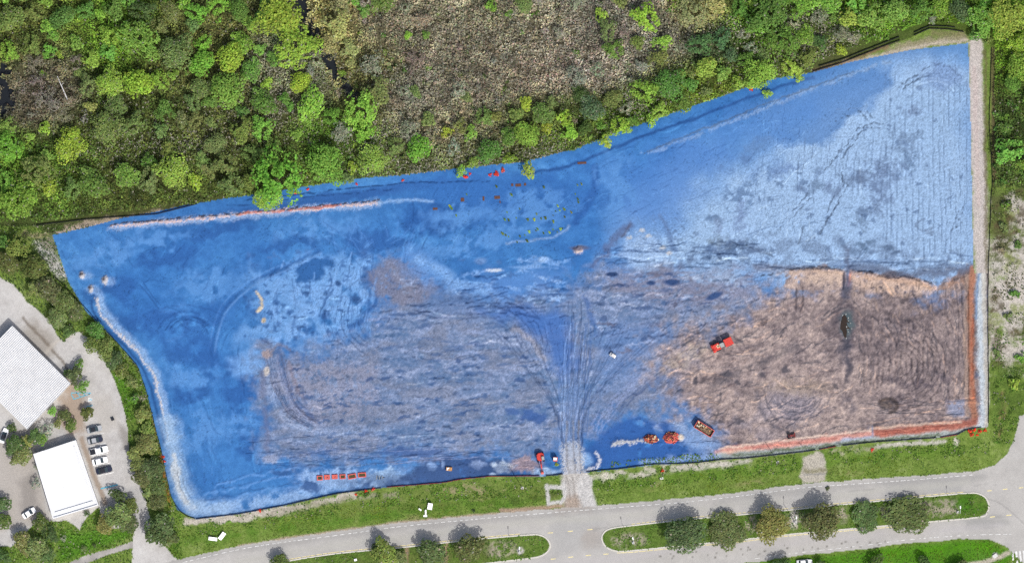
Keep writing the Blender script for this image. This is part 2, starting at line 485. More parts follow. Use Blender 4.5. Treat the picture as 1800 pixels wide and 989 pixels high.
# ------------------------------------------------------------------ colours of the ground, from the wide to the small
f1 = fbm(GX, GY, 60, 1, 5); f2 = fbm(GX, GY, 14, 2, 3); f3 = fbm(GX, GY, 5, 3, 2)
# rough ground: grass
FILL(np.ones_like(Z), 0.36 * f1 + 0.3 * f2 + 0.34 * f3, [(84, 110, 46), (110, 138, 58), (132, 156, 74), (158, 174, 108)])
# forest floor: the colour of its brush, darker soil below
veg = vegf(GX, GY)
FILL((ID == 2).astype(np.float32), 0.5 * f2 + 0.5 * f3, [(50, 50, 34), (74, 72, 48), (98, 92, 66)])
mm = ((ID == 2) * 0.45)[..., None].astype(np.float32)
C[:] = C * (1 - mm) + lin(veg).astype(np.float32) * mm
# road, lot, walk
FILL((ID == 3).astype(np.float32), 0.5 * f1 + 0.3 * f2 + 0.2 * f3, [(190, 187, 182), (205, 202, 196), (218, 215, 209)])
FILL((ID == 4).astype(np.float32), 0.45 * f1 + 0.35 * f2 + 0.2 * f3, [(192, 188, 183), (220, 217, 212), (238, 236, 231)])
FILL((ID == 7).astype(np.float32), f2, [(170, 166, 160), (205, 200, 194)])
FILL((ID == 5).astype(np.float32), 0.4 * f1 + 0.3 * f2 + 0.3 * f3, [(78, 102, 44), (104, 132, 56), (132, 148, 80)])
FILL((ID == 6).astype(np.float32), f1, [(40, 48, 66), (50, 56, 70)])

# ---- the graded site: blue survey dye over sand and soil
MASK = (ID == 1).astype(np.float32)
g1 = fbm(GX, GY, 110, 21, 5); g2 = fbm(GX, GY, 30, 22, 5, 18, 0.3); g3 = fbm(GX, GY, 8, 23, 3)
FILL(MASK, 0.5 * g1 + 0.3 * g2 + 0.2 * g3, [(52, 113, 186), (60, 125, 201), (73, 140, 213), (100, 163, 226)])
exec_site = True
# deep blue basin and its edges
B(890, 345, 170, 42, (56, 116, 196), .5, op=.8)
B(760, 385, 60, 26, (50, 108, 186), .5, warp=14)
B(575, 350, 190, 10, (58, 114, 192), .5, rot=-0.15)
S([(1046, 295), (1046, 330), (1030, 362), (1012, 390)], 13, (50, 108, 188), 5)
S([(930, 305), (1000, 292), (1060, 268), (1130, 240), (1220, 208), (1300, 178), (1380, 150), (1430, 136)], 5, (44, 94, 172), 3, op=.8)
S([(430, 352), (520, 343), (620, 330), (720, 322), (860, 318)], 2.5, (36, 80, 150), 1.2, op=.8, brk=.35)
S([(400, 362), (500, 352), (600, 340), (700, 333)], 2.5, (40, 86, 158), 1.2, op=.7, brk=.4)
# pale upper right
P([(1110, 470), (1075, 430), (1090, 370), (1170, 310), (1260, 262), (1370, 200), (1470, 140), (1590, 96), (1703, 78), (1714, 500)], (128, 170, 224), 55, 20, 60)
P([(1150, 480), (1130, 430), (1200, 370), (1290, 320), (1380, 255), (1470, 200), (1560, 120), (1640, 105), (1705, 130), (1714, 490)], (160, 192, 232), 40, 26, 60)
P([(1250, 470), (1260, 400), (1340, 330), (1440, 270), (1480, 225), (1600, 260), (1712, 250), (1714, 480)], (162, 193, 233), 30, 18, 40, op=.8)
P([(1430, 162), (1500, 135), (1562, 112), (1562, 160), (1545, 180), (1510, 195), (1480, 212), (1455, 250), (1380, 255), (1350, 230)], (96, 146, 212), 9, 10, 25, op=.8)
P([(1180, 250), (1300, 205), (1430, 160), (1450, 200), (1380, 245), (1300, 250), (1220, 290)], (94, 148, 220), 24, 14, 30, op=.6)
P([(1060, 300), (1200, 250), (1300, 270), (1240, 330), (1150, 400), (1090, 380)], (84, 140, 218), 30, 20, 40, op=.6)
# grey damp patches on the pale sand
for (x, y, rx, ry, c) in [(1605, 195, 14, 9, (128, 152, 192)), (1590, 253, 22, 20, (122, 148, 186)), (1598, 280, 10, 18, (108, 138, 180)), (1542, 304, 40, 18, (112, 134, 176)),
        (1508, 312, 18, 9, (110, 132, 170)), (1424, 329, 20, 9, (110, 136, 174)), (1464, 334, 11, 13, (116, 138, 180)), (1540, 358, 12, 22, (118, 142, 184)), (1552, 330, 22, 22, (122, 146, 188)),
        (1513, 391, 11, 16, (120, 146, 182)), (1518, 371, 8, 8, (112, 138, 180)), (1329, 256, 24, 12, (108, 146, 200)), (1312, 283, 12, 8, (104, 140, 196)), (1278, 295, 13, 9, (106, 142, 198)),
        (1345, 300, 32, 11, (112, 148, 202)), (1300, 343, 28, 19, (104, 138, 188)), (1409, 333, 12, 8, (120, 146, 190)), (1302, 380, 9, 26, (128, 152, 200)), (1255, 384, 12, 6, (96, 128, 176)),
        (1263, 398, 9, 17, (138, 160, 200)), (1277, 428, 38, 9, (128, 148, 172)), (1277, 438, 46, 10, (70, 104, 156)), (1320, 440, 25, 7, (84, 112, 160)), (1240, 440, 18, 6, (96, 126, 176)), (1516, 433, 20, 8, (88, 120, 158)),
        (1553, 438, 15, 6, (58, 82, 124)), (1574, 445, 10, 3, (66, 90, 136)), (1640, 410, 12, 5, (132, 154, 190)), (1380, 300, 24, 9, (122, 154, 208)), (1440, 300, 10, 8, (118, 146, 190)), (1170, 440, 14, 8, (112, 142, 190))]:
    B(x, y, rx * 1.1, ry * 1.1, c, .55, rot=R.uniform(-.4, .2), warp=min(rx, ry) * .8, ws=10, op=.66, brk=.3, bs=9)
for k in range(110):        # small blotches
    x = R.uniform(1180, 1700); y = R.uniform(150, 460)
    if y < 470 - (x - 1150) * .62 - 40: continue
    B(x, y, R.uniform(2, 7), R.uniform(1.5, 5), R.choice([(112, 142, 188), (124, 152, 196), (100, 130, 178)]), .4, warp=3, ws=6, op=.6, rot=R.uniform(-.5, .5))
for k, x in enumerate(np.arange(1556, 1706, 9.5)):      # machine passes, one long rut each
    xx = x + R.uniform(-2, 2)
    S([(xx + 1, 112 + R.uniform(0, 25)), (xx - 1, 210), (xx + R.uniform(-2, 3), 300), (xx + R.uniform(0, 4), 400), (xx + 3, 470)], 1.2, (112, 140, 182), .9, 1.5, 20, op=.72, brk=.4, bs=22, z=-.05)
for k in range(16):
    xx = 1398 + k * 11 + R.uniform(-3, 3); y0 = R.uniform(228, 290) - k * 1.5
    S([(xx + 8, y0), (xx + 3, y0 + 40), (xx, y0 + R.uniform(70, 120))], 1.3, (110, 136, 178), .9, 1.5, 15, op=.7, brk=.42, bs=14)
for k in range(22):
    y0 = R.uniform(190, 460); x0 = R.uniform(1400, 1640)
    S([(x0, y0), (x0 + R.uniform(20, 60), y0 + R.uniform(-2, 2))], 1.2, (130, 156, 196), .8, 1, op=.5, brk=.45, bs=8)
DK = (88, 108, 140)
for pts in [[(1552, 217), (1538, 216), (1524, 219), (1510, 227), (1503, 234), (1489, 253), (1470, 275), (1450, 300)], [(1547, 225), (1529, 225), (1515, 231), (1501, 248), (1487, 267), (1481, 288), (1480, 330)],
            [(1580, 153), (1599, 139), (1613, 130), (1631, 118), (1647, 113), (1666, 117), (1682, 130), (1694, 137)], [(1586, 156), (1602, 146), (1618, 138), (1640, 128)],
            [(1510, 195), (1520, 205), (1526, 214)], [(1524, 195), (1533, 208)], [(1470, 214), (1480, 206), (1493, 204)]]:
    S(pts, 2.2, DK, 1.2, 2.5, 6, op=.8, brk=.35, bs=4, z=-.06)
for a, b in [((1420, 340), (1376, 390)), ((1428, 344), (1388, 388)), ((1476, 353), (1430, 420)), ((1468, 340), (1455, 372)), ((1490, 326), (1440, 412)), ((1685, 371), (1662, 430)), ((1693, 360), (1680, 400)), ((1470, 300), (1490, 330)),
             ((1404, 430), (1412, 398)), ((1405, 500), (1402, 540)), ((1413, 490), (1409, 540)), ((1397, 560), (1408, 470)), ((1310, 430), (1370, 455))]:
    S([a, ((a[0] + b[0]) / 2 + R.uniform(-2, 2), (a[1] + b[1]) / 2), b], 2.0, (96, 116, 150), 1.2, 2, 8, op=.75, brk=.38, bs=5, z=-.05)
B(1655, 138, 34, 22, (128, 158, 210), .5, op=.6, warp=10)
S([(1640, 400), (1620, 405), (1610, 395), (1625, 385)], 3, (125, 148, 186), 2, 2, op=.7)
# the long pale windrow under the wood edge
S([(1130, 272), (1200, 247), (1260, 222), (1330, 195), (1400, 168), (1440, 152), (1500, 130), (1560, 108)], 7, (158, 178, 204), 4, 3.5, op=.4, sp=.75, brk=.25, bs=14)
S([(1135, 268), (1260, 217), (1400, 163), (1500, 126)], 3, (104, 122, 148), 1.5, 2.5, op=.5, sp=.8)
# left: pale dry patch with speckled edges
P([(440, 470), (470, 480), (540, 450), (600, 440), (650, 430), (668, 470), (660, 540), (630, 580), (560, 600), (470, 610), (430, 600), (440, 540)], (112, 164, 226), 24, 20, 30, brk=.28, bs=22)
P([(470, 500), (560, 500), (650, 460), (650, 540), (560, 590), (480, 600)], (124, 172, 232), 14, 14, 24, brk=.4, bs=18)
P([(400, 630), (450, 610), (465, 640), (455, 670), (410, 660)], (120, 170, 232), 9, 8, 20)
for k in range(150):
    x = R.uniform(430, 660); y = R.uniform(440, 610)
    B(x, y, R.uniform(1.5, 6), R.uniform(1.5, 5), R.choice([(58, 110, 184), (66, 118, 192), (80, 128, 196)]), .5, warp=3, ws=6, op=.65)
B(545, 478, 30, 15, (58, 118, 192), .25, rot=-.25, warp=9); B(565, 462, 22, 12, (58, 118, 192), .3, warp=7)
B(648, 490, 16, 12, (68, 118, 188), .4); B(625, 527, 10, 7, (66, 114, 182), .4); B(573, 553, 7, 8, (66, 114, 186), .4); B(595, 498, 6, 5, (72, 118, 186), .4)
for k in range(9):
    x = 600 + k * 7
    S([(x + 6, 470), (x + 1, 520), (x - 3, 575)], 1.4, (76, 126, 196), 1, 2, op=.6, brk=.4, bs=18)
S([(664, 505), (658, 535), (640, 560), (615, 575)], 9, (60, 114, 190), 4, 3, op=.8)
S([(580, 478), (583, 500), (570, 530), (560, 555)], 2.5, (66, 116, 188), 1.5, 2, op=.8)
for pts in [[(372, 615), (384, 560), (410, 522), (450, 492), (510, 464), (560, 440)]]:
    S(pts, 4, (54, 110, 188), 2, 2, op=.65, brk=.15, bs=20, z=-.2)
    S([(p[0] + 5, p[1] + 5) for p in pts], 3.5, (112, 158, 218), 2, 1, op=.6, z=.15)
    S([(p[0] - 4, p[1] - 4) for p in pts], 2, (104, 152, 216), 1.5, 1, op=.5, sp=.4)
S([(150, 610), (215, 575), (270, 545), (330, 536), (375, 546), (395, 556)], 2.5, (50, 102, 178), 1.5, 2, op=.55, brk=.3)
S([(245, 500), (262, 520), (278, 540)], 1.5, (46, 92, 164), 1, 1, op=.7); S([(252, 497), (268, 520), (282, 538)], 1.5, (46, 92, 164), 1, 1, op=.6)
S([(262, 555), (300, 548), (330, 560), (320, 590), (290, 600)], 5, (92, 148, 220), 3, 3, op=.4)
for (x, y, rx, ry) in [(200, 505, 40, 16), (320, 560, 70, 20), (230, 560, 60, 22), (390, 400, 70, 14), (330, 610, 50, 24), (420, 690, 26, 20), (335, 690, 40, 14), (300, 450, 60, 16), (520, 425, 60, 12), (640, 420, 40, 20), (690, 430, 30, 14), (440, 780, 30, 12), (380, 640, 30, 30)]:
    B(x, y, rx, ry, (52, 108, 186), .6, rot=-.15, warp=18, ws=25, op=.8, brk=.25, bs=25)
for (x, y, rx, ry) in [(180, 450, 60, 16), (260, 420, 70, 12), (370, 500, 60, 26), (330, 660, 50, 20), (350, 760, 60, 26), (420, 740, 40, 20), (560, 400, 70, 16), (820, 430, 90, 14), (930, 370, 70, 30), (1080, 330, 30, 50), (800, 380, 60, 16)]:
    B(x, y, rx, ry, (98, 156, 224), .6, rot=-.15, warp=18, ws=22, op=.75, brk=.32, bs=16)
for k in range(46):
    x = R.uniform(300, 460); y = R.uniform(700, 860); a = R.uniform(.9, 1.7); l = R.uniform(10, 26)
    S([(x, y), (x + l * math.cos(a) * .6, y + l * math.sin(a))], 1.6, R.choice([(100, 156, 226), (58, 112, 192)]), 1.2, 2, op=.35)
for k in range(60):
    x = R.uniform(560, 760); y = R.uniform(380, 450); a = math.atan2(470 - y, 640 - x + R.uniform(-60, 60)); l = R.uniform(14, 40)
    S([(x, y), (x + l * math.cos(a), y + l * math.sin(a))], 1.6, R.choice([(98, 152, 222), (54, 108, 186)]), 1.2, 2, op=.4)
# spoil heaps and berms on the left
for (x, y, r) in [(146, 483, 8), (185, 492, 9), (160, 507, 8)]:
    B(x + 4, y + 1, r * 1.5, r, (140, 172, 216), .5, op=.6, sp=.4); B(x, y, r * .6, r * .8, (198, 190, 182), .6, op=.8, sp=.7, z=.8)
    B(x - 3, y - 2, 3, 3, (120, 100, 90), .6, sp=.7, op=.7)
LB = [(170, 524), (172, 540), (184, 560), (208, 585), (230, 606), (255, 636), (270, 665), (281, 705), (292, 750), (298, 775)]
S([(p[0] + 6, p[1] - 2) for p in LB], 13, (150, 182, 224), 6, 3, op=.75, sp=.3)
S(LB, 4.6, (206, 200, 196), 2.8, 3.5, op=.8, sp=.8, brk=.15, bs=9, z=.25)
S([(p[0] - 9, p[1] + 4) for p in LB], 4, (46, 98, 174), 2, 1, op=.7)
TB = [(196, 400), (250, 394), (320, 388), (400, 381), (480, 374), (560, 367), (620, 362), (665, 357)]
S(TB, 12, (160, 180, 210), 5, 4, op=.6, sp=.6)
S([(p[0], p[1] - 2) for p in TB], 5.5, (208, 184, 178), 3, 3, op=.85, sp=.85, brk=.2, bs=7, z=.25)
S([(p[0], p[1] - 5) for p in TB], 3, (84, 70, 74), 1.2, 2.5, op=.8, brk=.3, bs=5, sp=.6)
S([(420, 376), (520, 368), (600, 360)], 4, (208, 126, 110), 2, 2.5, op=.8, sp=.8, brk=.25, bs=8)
S([(665, 356), (710, 353), (760, 352)], 6, (138, 172, 214), 3, 3, op=.7, sp=.4)
S([(448, 512), (455, 520), (460, 535), (455, 545)], 5, (206, 192, 160), 2, 3, op=.9, sp=.6, z=.3); B(463, 563, 4, 5, (190, 176, 150), .5, sp=.5)
# pale sand along the south-west fence
S([(296, 745), (308, 800), (318, 850), (340, 886), (390, 895)], 30, (160, 190, 226), 13, 6, op=.85, sp=.2)
S([(305, 800), (316, 860), (340, 892)], 12, (204, 208, 210), 5, 4, op=.75, sp=.5)
S([(340, 898), (400, 893), (470, 880), (550, 862), (640, 846), (720, 838)], 24, (156, 188, 230), 11, 7, op=.75, sp=.3, brk=.2, bs=20)
S([(312, 830), (318, 858), (330, 882)], 1.4, (120, 130, 150), 1, 1.5, op=.6); S([(318, 826), (324, 856), (340, 884)], 1.4, (120, 130, 150), 1, 1.5, op=.5)
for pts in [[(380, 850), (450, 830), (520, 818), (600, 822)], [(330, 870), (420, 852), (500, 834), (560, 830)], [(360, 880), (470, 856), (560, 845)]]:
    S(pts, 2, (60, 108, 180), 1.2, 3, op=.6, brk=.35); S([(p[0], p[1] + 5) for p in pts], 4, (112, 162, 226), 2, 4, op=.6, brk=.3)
# grey-lilac ploughed middle
CG = [(455, 612), (500, 610), (560, 606), (610, 590), (650, 570), (668, 540), (670, 500), (645, 470), (690, 448), (725, 455), (770, 495), (800, 505), (900, 528), (1000, 500), (1040, 470), (1120, 465), (1200, 470),
      (1330, 490), (1360, 560), (1260, 600), (1190, 640), (1170, 690), (1200, 760), (1090, 740), (1040, 770), (960, 790), (940, 822), (880, 806), (760, 806), (700, 800), (640, 818), (520, 818), (462, 808), (455, 700)]
w = window(CG, 30)
x, y = GX[w], GY[w]
xw, yw = warpxy(x, y, 20, 34)
d = seg_dist(xw, yw, CG, True); d = np.where(inside(xw, yw, CG), d, -d)
m = sstep(-22, 34, d + (fbm(x, y, 9, 68, 3) - .5) * 30) * MASK[w]
st = 0.45 * fbm(x, y, 60, 61, 4, 17, -0.05) + 0.3 * fbm(x, y, 14, 62, 3, 6, -0.05) + 0.25 * fbm(x, y, 4.5, 63, 2)
cc = mixf(None, st, [(74, 110, 166), (100, 132, 180), (124, 145, 186), (146, 161, 198), (174, 188, 218)])
br = sstep(.45, .75, fbm(x, y, 55, 66, 4, 22, -.05))[..., None] * .36
cc = cc * (1 - br) + lin((138, 136, 150)).astype(np.float32) * br
C[w] = C[w] * (1 - m[..., None]) + cc * m[..., None]
Z[w] += m * (fbm(x, y, 14, 67, 3, 4, -.05) - .5) * .10
P([(650, 475), (690, 452), (725, 458), (775, 505), (740, 535), (690, 530), (660, 520)], (134, 134, 158), 9, 9, 20, op=.75, brk=.25, bs=8, sp=.3)
P([(480, 640), (560, 625), (660, 640), (660, 720), (560, 750), (500, 720)], (158, 156, 178), 20, 14, 25, op=.55, brk=.35, bs=7, sp=.3)
P([(1060, 478), (1200, 470), (1330, 480), (1320, 520), (1180, 540), (1080, 520)], (146, 142, 164), 14, 12, 30, op=.6, brk=.3, bs=10, bsy=4)
P([(780, 510), (900, 525), (1000, 545), (860, 560), (720, 545)], (104, 134, 186), 14, 12, 30, op=.6)
P([(1040, 580), (1140, 560), (1200, 590), (1120, 660), (1060, 690)], (112, 146, 204), 24, 16, 40, op=.6)
for k in range(120):      # damp hollows, in rough rows
    row = R.randrange(12); x = R.uniform(510, 980); y = 640 + row * 13 - (x - 700) * .06 + R.uniform(-4, 4)
    B(x, y, R.uniform(3, 11), R.uniform(1.2, 3.4), R.choice([(78, 114, 172), (88, 122, 178), (70, 106, 168)]), .45, rot=-.08 + R.uniform(-.2, .2), warp=2.5, ws=6, op=.75, z=-.12)
for k in range(60):
    x = R.uniform(660, 960); y = R.uniform(530, 660)
    B(x, y, R.uniform(5, 20), R.uniform(1.2, 3), R.choice([(82, 116, 174), (92, 124, 180), (150, 166, 208)]), .45, rot=R.uniform(-.2, .1), warp=3, ws=8, op=.6)
for k in range(70):
    x = R.uniform(1040, 1330); y = R.uniform(475, 620)
    B(x, y, R.uniform(4, 20), R.uniform(1.2, 4), R.choice([(82, 112, 166), (76, 106, 164), (160, 176, 214), (124, 120, 144)]), .45, rot=R.uniform(-.3, .1), warp=4, ws=8, op=.6)
B(1075, 483, 11, 4, (62, 92, 150), .4); B(1180, 496, 14, 5, (70, 100, 160), .4); B(1145, 497, 7, 4, (78, 108, 166), .4); B(1255, 520, 16, 5, (74, 106, 166), .4, rot=-.4)
P([(1190, 480), (1300, 480), (1310, 500), (1210, 495)], (168, 192, 226), 9, 8, 16, op=.6, brk=.4, bs=9)
P([(1075, 450), (1110, 415), (1150, 420), (1170, 460), (1120, 470)], (162, 190, 230), 10, 10, 18, op=.7, sp=.3)
for (x, y) in [(1106, 418), (1128, 404), (1140, 414), (1165, 435), (1176, 445)]:
    B(x, y, 5, 3.5, (206, 202, 194), .7, sp=.8, op=.6)
S([(1108, 398), (1092, 412), (1076, 430), (1060, 448), (1045, 468)], 12, (104, 116, 160), 6, 7, op=.65, brk=.25, bs=12)
S([(1106, 398), (1094, 412)], 5, (108, 100, 120), 3, 4, op=.5, sp=.4)
S([(1162, 380), (1172, 400), (1178, 425), (1188, 440)], 8, (110, 142, 194), 4, 3, op=.75)
for k in range(30):
    x = R.uniform(1120, 1200); y = R.uniform(370, 440)
    S([(x, y), (x + 7, y + R.uniform(5, 12))], 1.2, (110, 138, 184), .9, 1, op=.55)
B(1017, 440, 9, 8, (196, 178, 168), .5, sp=.5, z=.7); B(1018, 436, 16, 4, (110, 110, 140), .5, op=.8); B(868, 475, 15, 3.2, (206, 212, 220), .5, sp=.4); B(955, 456, 11, 5, (150, 184, 230), .5)
B(930, 469, 30, 3, (132, 172, 224), .6, op=.7); B(845, 458, 10, 5, (112, 150, 206), .6, brk=.3)
S([(890, 428), (930, 422), (970, 418), (990, 408), (1000, 398)], 4, (140, 166, 204), 2.5, 2, op=.6, sp=.4)
B(740, 470, 26, 40, (104, 156, 226), .6, rot=-.8, op=.6); P([(720, 440), (790, 480), (830, 510), (790, 512), (740, 475)], (120, 168, 230), 9, 8, 18, op=.6)
P([(850, 480), (1000, 470), (960, 510), (880, 530), (820, 510)], (104, 152, 222), 16, 12, 24, op=.6)
# blue hollow and pale scarp west of the haul road
P([(850, 545), (930, 540), (1005, 555), (1008, 640), (985, 668), (972, 640), (955, 605), (915, 572)], (70, 122, 202), 16, 10, 25, op=.85)
S([(900, 578), (925, 590), (945, 612), (955, 632)], 9, (158, 158, 176), 4, 3, op=.75, sp=.35, z=.35)
S([(1030, 520), (1036, 550), (1047, 585)], 8, (62, 114, 194), 5, 3, op=.55, brk=.2)
for k in range(13):
    dx = -26 + k * 4.4
    S([(1018 + dx * .8, 560 + R.uniform(0, 40)), (1012 + dx, 640), (1008 + dx * 1.0, 720), (1004 + dx * .9, 790)], 2.0, R.choice([(136, 168, 220), (84, 124, 192), (96, 136, 202)]), 1.2, 1.5, 30, op=.6, brk=.25, bs=30, z=-.04)
for k in range(9):
    o = k * 5
    S([(1035 + o, 760 + o * .2), (1060 + o, 715), (1095 + o, 680), (1140 + o, 640)], 2.2, R.choice([(90, 118, 176), (142, 158, 204), (80, 106, 166)]), 1.3, 3, op=.6, brk=.25, bs=14)
for pts, wd_, c in [([(466, 620), (474, 680), (498, 728), (535, 752), (600, 760), (680, 755)], 13, (142, 164, 206)), ([(490, 615), (500, 660), (520, 705), (545, 735)], 11, (76, 114, 178)), ([(505, 635), (516, 665), (530, 700)], 7, (146, 130, 142)),
                    ([(528, 680), (540, 715), (560, 745)], 6, (96, 116, 166)), ([(462, 650), (466, 720), (470, 790)], 9, (118, 122, 158)), ([(470, 625), (490, 605), (520, 620)], 6, (140, 128, 138))]:
    S(pts, wd_, c, wd_ * .5, 4, op=.5, sp=.25, brk=.2, bs=12)
for k in range(22):
    o = R.uniform(-12, 26)
    S([(474 + o, 622), (486 + o * .9, 670), (510 + o * .7, 718), (545 + o * .5, 748 - o * .3)], 1.2, R.choice([(66, 96, 150), (150, 158, 192), (112, 110, 136)]), .8, 1.5, op=.55, brk=.3, bs=16)
B(470, 622, 9, 8, (168, 156, 160), .5, sp=.5); B(468, 652, 5, 8, (196, 190, 186), .5, sp=.5); B(476, 806, 14, 8, (146, 158, 192), .5, sp=.3)
for k in range(16):
    S([(470 + R.uniform(0, 60), 770 + R.uniform(0, 45)), (560 + R.uniform(0, 200), 770 + R.uniform(0, 40))], 1.2, R.choice([(72, 104, 164), (150, 160, 196)]), .8, 2, op=.5, brk=.35, bs=20)
# brown ploughed east
EB = [(1138, 625), (1180, 590), (1250, 562), (1330, 525), (1380, 488), (1420, 474), (1486, 474), (1500, 476), (1600, 490), (1640, 500), (1714, 478), (1760, 478), (1760, 790), (1640, 800), (1530, 815), (1275, 850), (1262, 800), (1250, 770), (1210, 730), (1175, 725), (1150, 690)]
w = window(EB, 40)
x, y = GX[w], GY[w]
xw, yw = warpxy(x, y, 16, 30)
d = seg_dist(xw, yw, EB, True); d = np.where(inside(xw, yw, EB), d, -d)
sharp = sstep(1330, 1420, x) * sstep(520, 500, y)
m = np.where(sharp > .5, sstep(-3, 4, d + (fbm(x, y, 7, 78, 2) - .5) * 8), sstep(-34, 46, d + (fbm(x, y, 10, 79, 3) - .5) * 44)) * MASK[w]
st = 0.4 * fbm(x, y, 60, 71, 5, 34, -.3) + .3 * fbm(x, y, 14, 72, 3, 9, -.4) + .3 * fbm(x, y, 5, 73, 2)
cc = mixf(None, st, [(104, 97, 104), (138, 125, 127), (166, 150, 147), (190, 171, 163), (214, 193, 180)])
e2 = (sstep(1495, 1540, x) * sstep(735, 690, y) * .55)[..., None]
cc = cc * (1 - e2) + mixf(None, st, [(88, 81, 88), (114, 104, 108), (136, 123, 125), (154, 139, 138), (174, 155, 148)]) * e2
bl = (sstep(.5, .8, fbm(x, y, 50, 75, 4)) * .35 * sstep(1420, 1250, x))[..., None]
cc = cc * (1 - bl) + lin((140, 152, 186)).astype(np.float32) * bl
C[w] = C[w] * (1 - m[..., None]) + cc * m[..., None]
Z[w] += m * (fbm(x, y, 9, 77, 3, 5, -.4) - .5) * .14
S([(1330, 470), (1400, 474), (1440, 473)], 12, (140, 132, 146), 6, 4, op=.6); S([(1500, 470), (1600, 482), (1700, 470)], 16, (112, 122, 152), 8, 5, op=.8, sp=.2)
P([(1385, 482), (1430, 476), (1483, 476), (1483, 506), (1440, 500), (1400, 502)], (210, 186, 168), 9, 6, 12, op=.8, sp=.3, brk=.3, bs=7)
P([(1496, 480), (1560, 486), (1642, 500), (1640, 520), (1560, 514), (1500, 512)], (210, 184, 166), 9, 6, 12, op=.8, sp=.3, brk=.3, bs=7)
S([(1392, 480), (1440, 477), (1482, 479)], 9, (206, 180, 160), 3, 3, op=.8, sp=.35, z=.4)
S([(1498, 482), (1540, 487), (1600, 496), (1642, 505)], 11, (204, 172, 150), 3.5, 4, op=.8, sp=.4, z=.4)
S([(1495, 480), (1493, 492), (1491, 502)], 4, (214, 150, 124), 2, 1, op=.85, sp=.3)
for k in range(90):
    x = R.uniform(1500, 1690); y = R.uniform(490, 560)
    S([(x, y), (x + R.uniform(-3, 3), y + R.uniform(5, 16))], 1.4, R.choice([(96, 86, 90), (186, 160, 140), (110, 98, 100)]), .9, 1.5, op=.5)
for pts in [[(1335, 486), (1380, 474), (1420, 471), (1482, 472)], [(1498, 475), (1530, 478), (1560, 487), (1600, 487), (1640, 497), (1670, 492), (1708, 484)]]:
    S(pts, 3, (70, 68, 84), 1.4, 3, 8, op=.75, brk=.38, bs=6, sp=.3)  # shadow line painted into the soil colour just above the pale rims
B(1570, 482, 18, 6, (112, 112, 130), .5, op=.7); S([(1660, 500), (1690, 494), (1708, 490)], 12, (178, 138, 112), 6, 5, op=.6, brk=.3, bs=8, sp=.3)
# tyre loops and ridges, cut as furrows
for k in range(8):
    rr = 14 + k * 9.5
    pts = [(1578 + rr * 1.05 * math.cos(a), 640 + rr * math.sin(a)) for a in np.linspace(-1.5, 1.5, 14)]
    S(pts, 2.2, (88, 80, 88), 1.3, 2.5, 14, op=.55, brk=.28, bs=10, z=-.12)
    S([(p[0] + 4, p[1]) for p in pts], 2.4, (172, 154, 146), 1.6, 2.5, 10, op=.35, brk=.35, bs=8, z=.06)
for k in range(13):
    xx = 1520 + k * 10.5
    S([(xx, 600 + R.uniform(-20, 20)), (xx + R.uniform(-3, 3), 640), (xx + R.uniform(-3, 3), 668 + R.uniform(0, 14))], 2.2, (86, 78, 86), 1.2, 2.5, 8, op=.45, brk=.36, bs=9, z=-.25)
for k in range(9):
    xx = 1662 + k * 4.6
    S([(xx - 6, 500), (xx, 580), (xx + 1, 650), (xx, 720)], 1.5, R.choice([(96, 88, 94), (160, 144, 140), (86, 80, 90)]), 1.0, 2, 20, op=.55, brk=.28, bs=20, z=-.15)
for k in range(60):
    x = R.uniform(1600, 1690); y = R.uniform(520, 700); a = R.uniform(.7, 1.3)
    S([(x, y), (x + 14 * math.cos(a), y + 14 * math.sin(a))], 1.3, R.choice([(90, 84, 92), (164, 148, 142)]), .9, 1.5, op=.5, z=-.1)
S([(1560, 668), (1610, 676), (1660, 668)], 14, (104, 96, 108), 7, 5, op=.6, brk=.3)
P([(1663, 706), (1697, 700), (1698, 730), (1665, 728)], (150, 158, 188), 5, 4, op=.8, brk=.25, bs=8)
S([(1548, 706), (1562, 700), (1574, 706), (1576, 716), (1566, 724)], 7, (98, 86, 82), 3.5, 2, op=.75, sp=.3, z=.3); B(1560, 712, 14, 8, (108, 96, 88), .5, op=.6, z=.4)
for pts, wd_, c in [([(1255, 675), (1320, 645), (1400, 608)], 14, (122, 116, 122)), ([(1330, 690), (1342, 728), (1366, 752), (1420, 746)], 7, (124, 120, 130)), ([(1268, 690), (1262, 720), (1252, 742)], 4, (118, 112, 118)),
                    ([(1340, 680), (1352, 720), (1378, 744)], 2.5, (106, 102, 112)), ([(1160, 625), (1200, 605), (1240, 580)], 4, (110, 112, 134)), ([(1165, 640), (1230, 605)], 3, (170, 152, 140)), ([(1400, 505), (1398, 545)], 3, (86, 80, 92)), ([(1412, 500), (1408, 548)], 3, (92, 84, 92))]:
    S(pts, wd_, c, wd_ * .45, 3, op=.65, sp=.2, brk=.2, bs=9)
for (x, y, r) in [(1277, 657, 8), (1297, 672, 7), (1222, 668, 6), (1300, 740, 8), (1340, 660, 7), (1380, 650, 9), (1468, 678, 5), (1420, 680, 8), (1265, 742, 5)]:
    B(x, y, r, r * .7, (104, 102, 114), .5, warp=4, ws=7, op=.8, sp=.2, z=-.1)
B(1392, 712, 46, 26, (162, 158, 172), .6, op=.5); B(1400, 680, 60, 14, (190, 170, 150), .6, op=.45, brk=.3)
P([(1180, 620), (1240, 600), (1250, 620), (1190, 650), (1160, 655)], (196, 182, 168), 12, 10, 14, op=.55, brk=.35, bs=7, sp=.3)
